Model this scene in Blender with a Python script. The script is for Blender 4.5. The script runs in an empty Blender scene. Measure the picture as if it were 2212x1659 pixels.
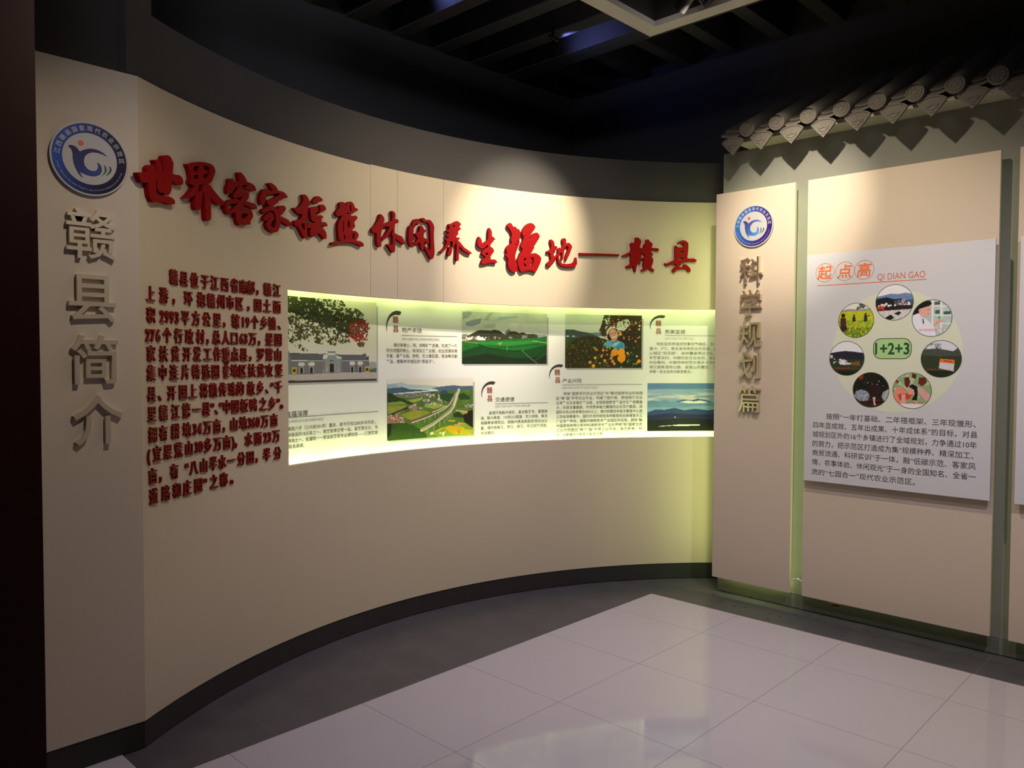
import bpy, bmesh, math, random
import numpy as np
from mathutils import Vector, Matrix
from mathutils.geometry import tessellate_polygon

SC = bpy.context.scene
COL = SC.collection
random.seed(7)

# ------------------------------------------------------------------ camera
CAM_H = 1.45
yaw, pit, rol = math.radians(43.8087), math.radians(1.9337), math.radians(0.2068)
F = Vector((-math.sin(yaw)*math.cos(pit), math.cos(yaw)*math.cos(pit), -math.sin(pit)))
Rt = Vector((math.cos(yaw), math.sin(yaw), 0)); Up = Rt.cross(F)
R2 = Rt*math.cos(rol)+Up*math.sin(rol); U2 = -Rt*math.sin(rol)+Up*math.cos(rol)
cd = bpy.data.cameras.new('camera'); cam = bpy.data.objects.new('camera', cd); COL.objects.link(cam)
m3 = Matrix((R2, U2, -F)).transposed()
cam.matrix_world = Matrix.Translation((0, 0, CAM_H)) @ m3.to_4x4()
cd.sensor_width = 36.0; cd.lens = 36.0*1694.15/2212; cd.clip_start = 0.05; cd.clip_end = 60
SC.camera = cam

# ------------------------------------------------------------------ view, world, lamps
vs = SC.view_settings
vs.view_transform = 'Standard'; vs.look = 'None'; vs.gamma = 1.0; vs.exposure = 0.0; vs.use_curve_mapping = False
w = bpy.data.worlds.new('world'); SC.world = w; w.use_nodes = True
w.node_tree.nodes['Background'].inputs[0].default_value = (0.62, 0.55, 0.62, 1)
w.node_tree.nodes['Background'].inputs[1].default_value = 0.016

def aim(o, tgt):
    d = Vector(tgt)-o.location
    o.rotation_euler = d.to_track_quat('-Z', 'Y').to_euler()

def spot(name, loc, tgt, power, color, deg, blend, radius=0.03):
    l = bpy.data.lights.new(name, 'SPOT'); l.energy = power; l.color = color
    l.spot_size = math.radians(deg); l.spot_blend = blend; l.shadow_soft_size = radius
    o = bpy.data.objects.new(name, l); COL.objects.link(o); o.location = loc; aim(o, tgt); return o

def area(name, loc, tgt, sx, sy, power, color, up=None, spread=180):
    l = bpy.data.lights.new(name, 'AREA'); l.shape = 'RECTANGLE'; l.size = sx; l.size_y = sy
    l.energy = power; l.color = color; l.spread = math.radians(spread)
    o = bpy.data.objects.new(name, l); COL.objects.link(o); o.location = loc
    d = (Vector(tgt)-Vector(loc)).normalized()
    zx = -d; upv = Vector(up or (0, 0, 1)); xx = upv.cross(zx).normalized(); yy = zx.cross(xx)
    o.matrix_world = Matrix.Translation(loc) @ Matrix((xx, yy, zx)).transposed().to_4x4()
    return o

WARM = (1.0, 0.86, 0.64); WARM2 = (1.0, 0.90, 0.70)
SPOT_A = Vector((-2.137, 3.412, 3.17)); SPOT_B = Vector((-2.025, 3.43, 3.175))
# beams of the spotlights in the trough: a bright core and the wide spill of the same lamp
SPOT_C = Vector((-1.49, 3.0, 3.15))
spot('spotlight_beam', SPOT_A, (-3.30, 3.49, 2.15), 205, WARM2, 41, 0.75, 0.025)
spot('spotlight_halo', SPOT_B, (-3.42, 2.86, 1.90), 112, WARM, 74, 1.0, 0.025)
spot('spotlight_spill', SPOT_A, (-3.1, 3.0, 0.9), 22, WARM, 128, 0.8, 0.025)
spot('spotlight_beam', SPOT_C, (-1.95, 4.34, 2.30), 190, WARM2, 36, 1.0, 0.02)
spot('spotlight_spill', SPOT_C, (-1.74, 4.3, 0.5), 98, WARM, 112, 0.8, 0.02)
# unseen lamps added along the trough to light floor, panels and flat wall
spot('trough_fill', (0.1, 2.5, 3.15), (-0.9, 3.9, 0.0), 122, (0.98, 0.87, 0.92), 96, 0.9, 0.05)
spot('trough_fill', (-0.6, 1.6, 3.15), (-1.2, 3.2, 0.0), 44, (0.84, 0.78, 1.0), 104, 0.8, 0.05)
spot('trough_fill', (-1.5, 1.3, 3.15), (-2.96, 0.90, 0.7), 62, (1.0, 0.84, 0.68), 74, 0.9, 0.05)
# blue effect lamps on the beams
spot('blue_lamp', (-2.6, 3.3, 3.5), (-2.6, 2.7, 0.0), 80, (0.40, 0.37, 1.0), 76, 0.9, 0.03)
# faint bluish fill light added to lift the upper wall and the beams
area('hall_fill', (0.3, -0.8, 3.3), (-4.2, 3.6, 3.45), 1.6, 0.5, 9, (0.92, 0.90, 1.0), spread=70)
LED = (0.80, 1.0, 0.33)

# ------------------------------------------------------------------ the curved wall as coordinates
CX, CY, RR, A0 = -0.655, 2.664, 2.768, math.radians(213.7)
def wp(s, z, d=0.0):
    """point on the curved wall: s along it from its near corner, z up, d out of the wall into the room"""
    a = A0-s/RR; r = RR-d
    return (CX+r*math.cos(a), CY+r*math.sin(a), z)
PD = 0.14                         # depth of the lit recess
def pp(s, z, d=0.0): return wp(s, z, d-PD)
XL = -2.958                       # plane of the flat wall piece on the near end
def lp(u, z, d=0.0): return (XL+d, u, z)
YP = 4.34                         # front of the standing panels
YW = 4.42                         # plane of the wall behind them
def rp(x, z, d=0.0): return (x, YP-d, z)
YS = 4.30                         # face of the printed signs on the panels
def sp_(x, z, d=0.0): return (x, YS-d, z)

# light tubes hidden in the recess, above and below the opening
for k in range(10):
    s = 0.75+k*0.335
    for (z, e) in ((1.83, 0.45), (0.865, 0.85)):
        area('recess_tube', wp(s, z, -0.075), wp(s, z+(-1 if z > 1.3 else 1)*0.03, -PD), 0.30, 0.03, e, LED)
# light strips behind the standing panels
def strip(x, dx, e, z0=0.15, z1=2.40, col=LED):
    area('panel_strip', (x, YP+0.045, (z0+z1)/2), (x+dx, YP+0.075, (z0+z1)/2), z1-z0, 0.02, e, col, up=(1, 0, 0))
strip(-2.41, -0.05, 3.6); strip(-1.965, 0.04, 0.42)
strip(-1.85, -0.04, 0.75); strip(-0.955, 0.04, 0.05); strip(-0.835, -0.04, 0.12)
for (x0, x1, e) in ((-2.40, -1.98, 0.45), (-1.84, -0.97, 0.12), (-0.83, 0.3, 0.2)):
    area('panel_strip', ((x0+x1)/2, YP+0.05, 0.16), ((x0+x1)/2, YP+0.05, 0.0), x1-x0, 0.02, e, LED, up=(0, 1, 0))
    area('panel_strip', ((x0+x1)/2, YP+0.05, 2.40), ((x0+x1)/2, YP+0.05, 3.0), x1-x0, 0.02, e*0.3, LED, up=(0, 1, 0))

# ------------------------------------------------------------------ materials
def lin(c):
    return tuple((v/12.92 if v <= 0.04045 else ((v+0.055)/1.055)**2.4) for v in c)
def rgb(r, g, b): return lin((r/255, g/255, b/255))
def new_mat(name):
    m = bpy.data.materials.new(name); m.use_nodes = True; return m, m.node_tree.nodes, m.node_tree.links
def mat(name, col, rough=0.6, metal=0.0, noise=0.0, scale=40.0, bump=0.0, spec=0.5, emit=0.0, ecol=None, stretch=(1, 1, 1)):
    m, n, l = new_mat(name); b = n['Principled BSDF']
    b.inputs['Base Color'].default_value = (*col, 1); b.inputs['Roughness'].default_value = rough
    b.inputs['Metallic'].default_value = metal; b.inputs['Specular IOR Level'].default_value = spec
    if emit:
        b.inputs['Emission Color'].default_value = (*(ecol or col), 1); b.inputs['Emission Strength'].default_value = emit
    if noise or bump:
        tc = n.new('ShaderNodeTexCoord'); mp = n.new('ShaderNodeMapping'); mp.inputs['Scale'].default_value = stretch
        nz = n.new('ShaderNodeTexNoise'); nz.inputs['Scale'].default_value = scale; nz.inputs['Detail'].default_value = 5
        l.new(tc.outputs['Object'], mp.inputs[0]); l.new(mp.outputs[0], nz.inputs['Vector'])
        if noise:
            mx = n.new('ShaderNodeMix'); mx.data_type = 'RGBA'
            mx.inputs[6].default_value = (*[c*(1-noise) for c in col], 1); mx.inputs[7].default_value = (*[min(1, c*(1+noise)) for c in col], 1)
            l.new(nz.outputs['Fac'], mx.inputs[0]); l.new(mx.outputs[2], b.inputs['Base Color'])
        if bump:
            bp = n.new('ShaderNodeBump'); bp.inputs['Strength'].default_value = bump; bp.inputs['Distance'].default_value = 0.002
            l.new(nz.outputs['Fac'], bp.inputs['Height']); l.new(bp.outputs[0], b.inputs['Normal'])
    return m
def tile_mat(name, col, grout, px, ox, py, oy, wid, rough, noise, scale, spec=0.5):
    """square tiles: joints where world x or y reaches ox + k px, oy + k py"""
    m, n, l = new_mat(name); b = n['Principled BSDF']
    tc = n.new('ShaderNodeTexCoord'); sx = n.new('ShaderNodeSeparateXYZ'); l.new(tc.outputs['Object'], sx.inputs[0])
    def edge(sock, p, o):
        a = n.new('ShaderNodeMath'); a.operation = 'SUBTRACT'; l.new(sock, a.inputs[0]); a.inputs[1].default_value = o-p*0.5
        q = n.new('ShaderNodeMath'); q.operation = 'FLOORED_MODULO'; l.new(a.outputs[0], q.inputs[0]); q.inputs[1].default_value = p
        s = n.new('ShaderNodeMath'); s.operation = 'SUBTRACT'; l.new(q.outputs[0], s.inputs[0]); s.inputs[1].default_value = p*0.5
        t = n.new('ShaderNodeMath'); t.operation = 'ABSOLUTE'; l.new(s.outputs[0], t.inputs[0])
        c = n.new('ShaderNodeMath'); c.operation = 'LESS_THAN'; l.new(t.outputs[0], c.inputs[0]); c.inputs[1].default_value = wid
        return c.outputs[0]
    mxm = n.new('ShaderNodeMath'); mxm.operation = 'MAXIMUM'
    l.new(edge(sx.outputs[0], px, ox), mxm.inputs[0]); l.new(edge(sx.outputs[1], py, oy), mxm.inputs[1])
    nz = n.new('ShaderNodeTexNoise'); nz.inputs['Scale'].default_value = scale; nz.inputs['Detail'].default_value = 8
    l.new(tc.outputs['Object'], nz.inputs['Vector'])
    mx = n.new('ShaderNodeMix'); mx.data_type = 'RGBA'
    mx.inputs[6].default_value = (*[c*(1-noise) for c in col], 1); mx.inputs[7].default_value = (*[min(1, c*(1+noise)) for c in col], 1)
    l.new(nz.outputs['Fac'], mx.inputs[0])
    m2 = n.new('ShaderNodeMix'); m2.data_type = 'RGBA'; l.new(mxm.outputs[0], m2.inputs[0]); l.new(mx.outputs[2], m2.inputs[6])
    m2.inputs[7].default_value = (*grout, 1); l.new(m2.outputs[2], b.inputs['Base Color'])
    b.inputs['Roughness'].default_value = rough; b.inputs['Specular IOR Level'].default_value = spec
    return m
def print_mat(name, rough=0.45):
    m, n, l = new_mat(name); b = n['Principled BSDF']
    a = n.new('ShaderNodeAttribute'); a.attribute_name = 'ink'; l.new(a.outputs['Color'], b.inputs['Base Color'])
    b.inputs['Roughness'].default_value = rough; b.inputs['Specular IOR Level'].default_value = 0.3
    return m

M = dict(
    cream=mat('cream_wallcovering', (0.56, 0.475, 0.35), 0.85, noise=0.035, scale=90, bump=0.12, spec=0.15, stretch=(1, 1, 3)),
    cream_panel=mat('cream_board', (0.60, 0.50, 0.40), 0.8, noise=0.03, scale=90, bump=0.1, spec=0.15),
    flat_grey=mat('warm_grey_wallcovering', (0.60, 0.525, 0.44), 0.85, noise=0.035, scale=90, bump=0.1, spec=0.15),
    edge=mat('cut_board_edge', (0.70, 0.62, 0.45), 0.7),
    fascia=mat('grey_paint', (0.074, 0.067, 0.064), 0.8, noise=0.05, scale=6, spec=0.2),
    slate_base=mat('slate_skirting', (0.030, 0.029, 0.027), 0.45, noise=0.2, scale=9, spec=0.3),
    plaster=mat('grey_plaster', (0.23, 0.225, 0.20), 0.9, noise=0.06, scale=14, bump=0.6, spec=0.1),
    plaster_base=mat('grey_stone_skirting', (0.17, 0.17, 0.15), 0.7, noise=0.15, scale=20, bump=0.3, spec=0.2),
    dark_wall=mat('dark_paint', (0.10, 0.098, 0.105), 0.9, spec=0.1),
    ceil=mat('black_ceiling', (0.010, 0.010, 0.011), 0.9, spec=0.1),
    timber=mat('dark_timber', (0.15, 0.145, 0.14), 0.6, noise=0.2, scale=12, spec=0.3),
    maroon=mat('dark_red_lacquer', (0.020, 0.0025, 0.0015), 0.45, noise=0.1, scale=5, spec=0.3),
    red=mat('red_acrylic', (0.25, 0.002, 0.003), 0.6, spec=0.10),
    red_small=mat('dark_red_acrylic', (0.19, 0.003, 0.004), 0.35, spec=0.22),
    steel=mat('brushed_pale_metal', (0.74, 0.66, 0.53), 0.42, metal=0.55, noise=0.06, scale=60, stretch=(1, 1, 8)),
    mirror=mat('polished_pale_metal', (0.78, 0.70, 0.56), 0.22, metal=0.95),
    paper=mat('matt_white_print', (0.80, 0.79, 0.78), 0.6, spec=0.3),
    sign=mat('white_sign_board', (0.60, 0.60, 0.64), 0.5, spec=0.3),
    sign_edge=mat('pale_sign_edge', (0.55, 0.52, 0.42), 0.6),
    ink=mat('black_ink', (0.035, 0.033, 0.03), 0.5),
    grey_ink=mat('grey_ink', (0.16, 0.155, 0.14), 0.5),
    pale_ink=mat('pale_grey_ink', (0.30, 0.295, 0.28), 0.5),
    shadow_ink=mat('printed_border', (0.42, 0.42, 0.41), 0.5),
    red_ink=mat('brick_red_ink', (0.33, 0.075, 0.045), 0.5),
    orange_ink=mat('orange_ink', (0.80, 0.17, 0.04), 0.5),
    caption_ink=mat('caption_red_ink', (0.75, 0.08, 0.05), 0.5),
    ring_ink=mat('pink_orange_ink', (0.62, 0.17, 0.12), 0.5),
    green_ink=mat('pale_green_ink', (0.66, 0.69, 0.55), 0.5),
    badge=mat('badge_green_ink', (0.40, 0.62, 0.27), 0.5),
    dark_green=mat('dark_green_ink', (0.01, 0.085, 0.025), 0.5),
    rim_ink=mat('dark_rim_ink', (0.03, 0.06, 0.045), 0.5),
    prnt=print_mat('printed_picture'),
    enamel=mat('white_enamel', (0.47, 0.47, 0.49), 0.4),
    clay=mat('grey_clay', (0.16, 0.14, 0.12), 0.85, noise=0.12, scale=30, bump=0.5, spec=0.15),
    eave=mat('eave_board_paint', (0.42, 0.40, 0.32), 0.8, noise=0.05, scale=20, spec=0.15),
    trough=mat('white_trough_paint', (0.62, 0.60, 0.55), 0.6, spec=0.3),
    trough_in=mat('dark_trough_lining', (0.035, 0.03, 0.024), 0.8),
    black=mat('black_metal', (0.012, 0.012, 0.012), 0.35),
    lens=mat('lit_lens', (1, 1, 1), 0.3, emit=14.0, ecol=(1, 0.97, 0.9)),
    lens_blue=mat('lit_blue_lens', (1, 1, 1), 0.3, emit=9.0, ecol=(0.75, 0.8, 1)),
    cable=mat('white_cable_sheath', (0.75, 0.75, 0.68), 0.4),
    copper=mat('orange_cable_sheath', (0.70, 0.16, 0.03), 0.4),
    soil=mat('dark_grit', (0.04, 0.04, 0.03), 0.9),
    tile=tile_mat('pale_polished_tile', (0.47, 0.435, 0.455), (0.20, 0.185, 0.18), 0.586, -2.11, 0.584, 3.073, 0.0012, 0.06, 0.03, 3.0),
    slate=tile_mat('dark_slate_tile', (0.072, 0.069, 0.075), (0.115, 0.11, 0.105), 0.876, -1.805, 0.70, 2.224, 0.0018, 0.33, 0.35, 7.0),
)

# ------------------------------------------------------------------ mesh helpers
class MB:
    def __init__(self): self.v = []; self.f = []; self.c = None
    def quad(self, a, b, c, d):
        i = len(self.v); self.v += [a, b, c, d]; self.f.append((i, i+1, i+2, i+3))
    def add(self, vs_, fs):
        i = len(self.v); self.v += [tuple(p) for p in vs_]; self.f += [tuple(i+k for k in f) for f in fs]
    def box(self, x0, x1, y0, y1, z0, z1):
        vs_ = [(x, y, z) for z in (z0, z1) for y in (y0, y1) for x in (x0, x1)]
        self.add(vs_, [(0, 2, 3, 1), (4, 5, 7, 6), (0, 1, 5, 4), (2, 6, 7, 3), (0, 4, 6, 2), (1, 3, 7, 5)])
    def slab(self, mp, s0, s1, z0, z1, d0, d1, n=1):
        """box in mapped coordinates, n segments along s"""
        vs_ = []
        for i in range(n+1):
            s = s0+(s1-s0)*i/n
            vs_ += [mp(s, z0, d0), mp(s, z1, d0), mp(s, z1, d1), mp(s, z0, d1)]
        fs = [(0, 1, 2, 3)]
        for i in range(n):
            a = 4*i
            for k in range(4): fs.append((a+k, a+4+k, a+4+(k+1) % 4, a+(k+1) % 4))
        fs.append((4*n+3, 4*n+2, 4*n+1, 4*n))
        self.add(vs_, fs)
    def prism(self, loops, mp, d0, d1):
        pts = [p for l in loops for p in l]
        tri = tessellate_polygon([[Vector((x, y, 0)) for x, y in l] for l in loops])
        n = len(pts); fs = [tuple(t) for t in tri]
        if d0 is None: self.add([mp(x, y, d1) for x, y in pts], fs); return
        fs += [tuple(k+n for k in t) for t in tri]
        o = 0
        for l in loops:
            for k in range(len(l)):
                a, b = o+k, o+(k+1) % len(l); fs.append((a, b, b+n, a+n))
            o += len(l)
        self.add([mp(x, y, d1) for x, y in pts]+[mp(x, y, d0) for x, y in pts], fs)
    def build(self, name, m, parent=None, origin=None, smooth=False):
        org = Vector(origin) if origin is not None else (parent_loc(parent) if parent else Vector((0, 0, 0)))
        me = bpy.data.meshes.new(name)
        me.from_pydata([tuple(Vector(p)-org) for p in self.v], [], self.f); me.validate(); me.update()
        me.materials.append(m)
        if smooth: me.polygons.foreach_set('use_smooth', [True]*len(me.polygons))
        if self.c is not None:
            at = me.color_attributes.new('ink', 'FLOAT_COLOR', 'POINT')
            arr = np.ones((len(self.v), 4), np.float32); arr[:, :3] = self.c; at.data.foreach_set('color', arr.ravel())
        o = bpy.data.objects.new(name, me); COL.objects.link(o)
        if parent: o.parent = parent
        else: o.location = org
        return o
def parent_loc(p):
    v = Vector(p.location)
    while p.parent: p = p.parent; v += p.location
    return v
def tag(o, label=None, cat=None, group=None, kind=None):
    if label: o['label'] = label
    if cat: o['category'] = cat
    if group: o['group'] = group
    if kind: o['kind'] = kind
    return o
def thing(name, loc, label, cat, group=None):
    o = bpy.data.objects.new(name, None); COL.objects.link(o); o.location = loc; o.empty_display_size = 0.05
    return tag(o, label, cat, group)
def struct(o): o['kind'] = 'structure'; return o
def copy_tree(o, parent=None):
    c = o.copy(); COL.objects.link(c); c.parent = parent
    for ch in o.children: copy_tree(ch, c)
    return c
ORD = ['zeroth', 'first', 'second', 'third', 'fourth', 'fifth', 'sixth', 'seventh', 'eighth', 'ninth', 'tenth', 'eleventh', 'twelfth',
       'thirteenth', 'fourteenth', 'fifteenth', 'sixteenth', 'seventeenth', 'eighteenth', 'nineteenth', 'twentieth']
def tube(mb, pts, r, n=8):
    pts = [Vector(p) for p in pts]; vs_ = []; fs = []
    for i, p in enumerate(pts):
        t = (pts[min(i+1, len(pts)-1)]-pts[max(i-1, 0)]).normalized()
        a = t.orthogonal().normalized() if i == 0 else (a-t*a.dot(t)).normalized()
        b = t.cross(a)
        for k in range(n):
            q = 2*math.pi*k/n; vs_.append(p+a*r*math.cos(q)+b*r*math.sin(q))
    for i in range(len(pts)-1):
        for k in range(n): fs.append((i*n+k, i*n+(k+1) % n, (i+1)*n+(k+1) % n, (i+1)*n+k))
    fs.append(tuple(range(n))); fs.append(tuple(reversed(range((len(pts)-1)*n, len(pts)*n))))
    mb.add(vs_, fs)
def chaikin(l):
    out = []
    for i in range(len(l)):
        (x0, y0), (x1, y1) = l[i], l[(i+1) % len(l)]
        out += [(x0*.8+x1*.2, y0*.8+y1*.2), (x0*.2+x1*.8, y0*.2+y1*.8)]
    return out

# lettering: outlines of Blender's built-in type, turned into mesh and laid on the surface
_gl = {}
def glyph(txt, bold=0.0, solid=False, space=1.0):
    key = (txt, bold, solid, space)
    if key not in _gl:
        c = bpy.data.curves.new('lettering', 'FONT'); c.body = txt; c.size = 1.0; c.offset = bold; c.space_character = space
        c.resolution_u = 3; c.fill_mode = 'BOTH' if solid else 'FRONT'; c.extrude = 0.5 if solid else 0.0
        o = bpy.data.objects.new('lettering', c); COL.objects.link(o)
        dg = bpy.context.evaluated_depsgraph_get(); dg.update()
        me = bpy.data.meshes.new_from_object(o.evaluated_get(dg))
        vv = np.array([v.co[:] for v in me.vertices]).reshape(-1, 3); ff = [tuple(p.vertices) for p in me.polygons]
        bpy.data.objects.remove(o); bpy.data.curves.remove(c); bpy.data.meshes.remove(me)
        _gl[key] = (vv, ff)
    return _gl[key]
def text_flat(mb, txt, mp, x0, x1, zc, em, d=0.0012, bold=0.0, fit=True, space=1.0):
    """one line of flat lettering; zc is the middle of a CJK character; x1 None = natural width"""
    vv, ff = glyph(txt, bold, False, space)
    if not len(vv): return
    a, b = vv[:, 0].min(), vv[:, 0].max()
    sx = em if (x1 is None or not fit) else (x1-x0)/(b-a)
    mb.add([mp(x0+(x-a)*sx, zc+(y-0.38)*em, d) for x, y, _ in vv], ff)
def char_solid(mb, c, mp, xc, zc, emx, emz, depth, bold=0.0, base=0.0, centre=True):
    vv, ff = glyph(c, bold, True)
    a, b = vv[:, 0].min(), vv[:, 0].max()
    mb.add([mp(xc+(x-(a+b)/2)*emx, zc+(y-0.38)*emz, base+(z+0.5)*depth) for x, y, z in vv], ff)
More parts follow.
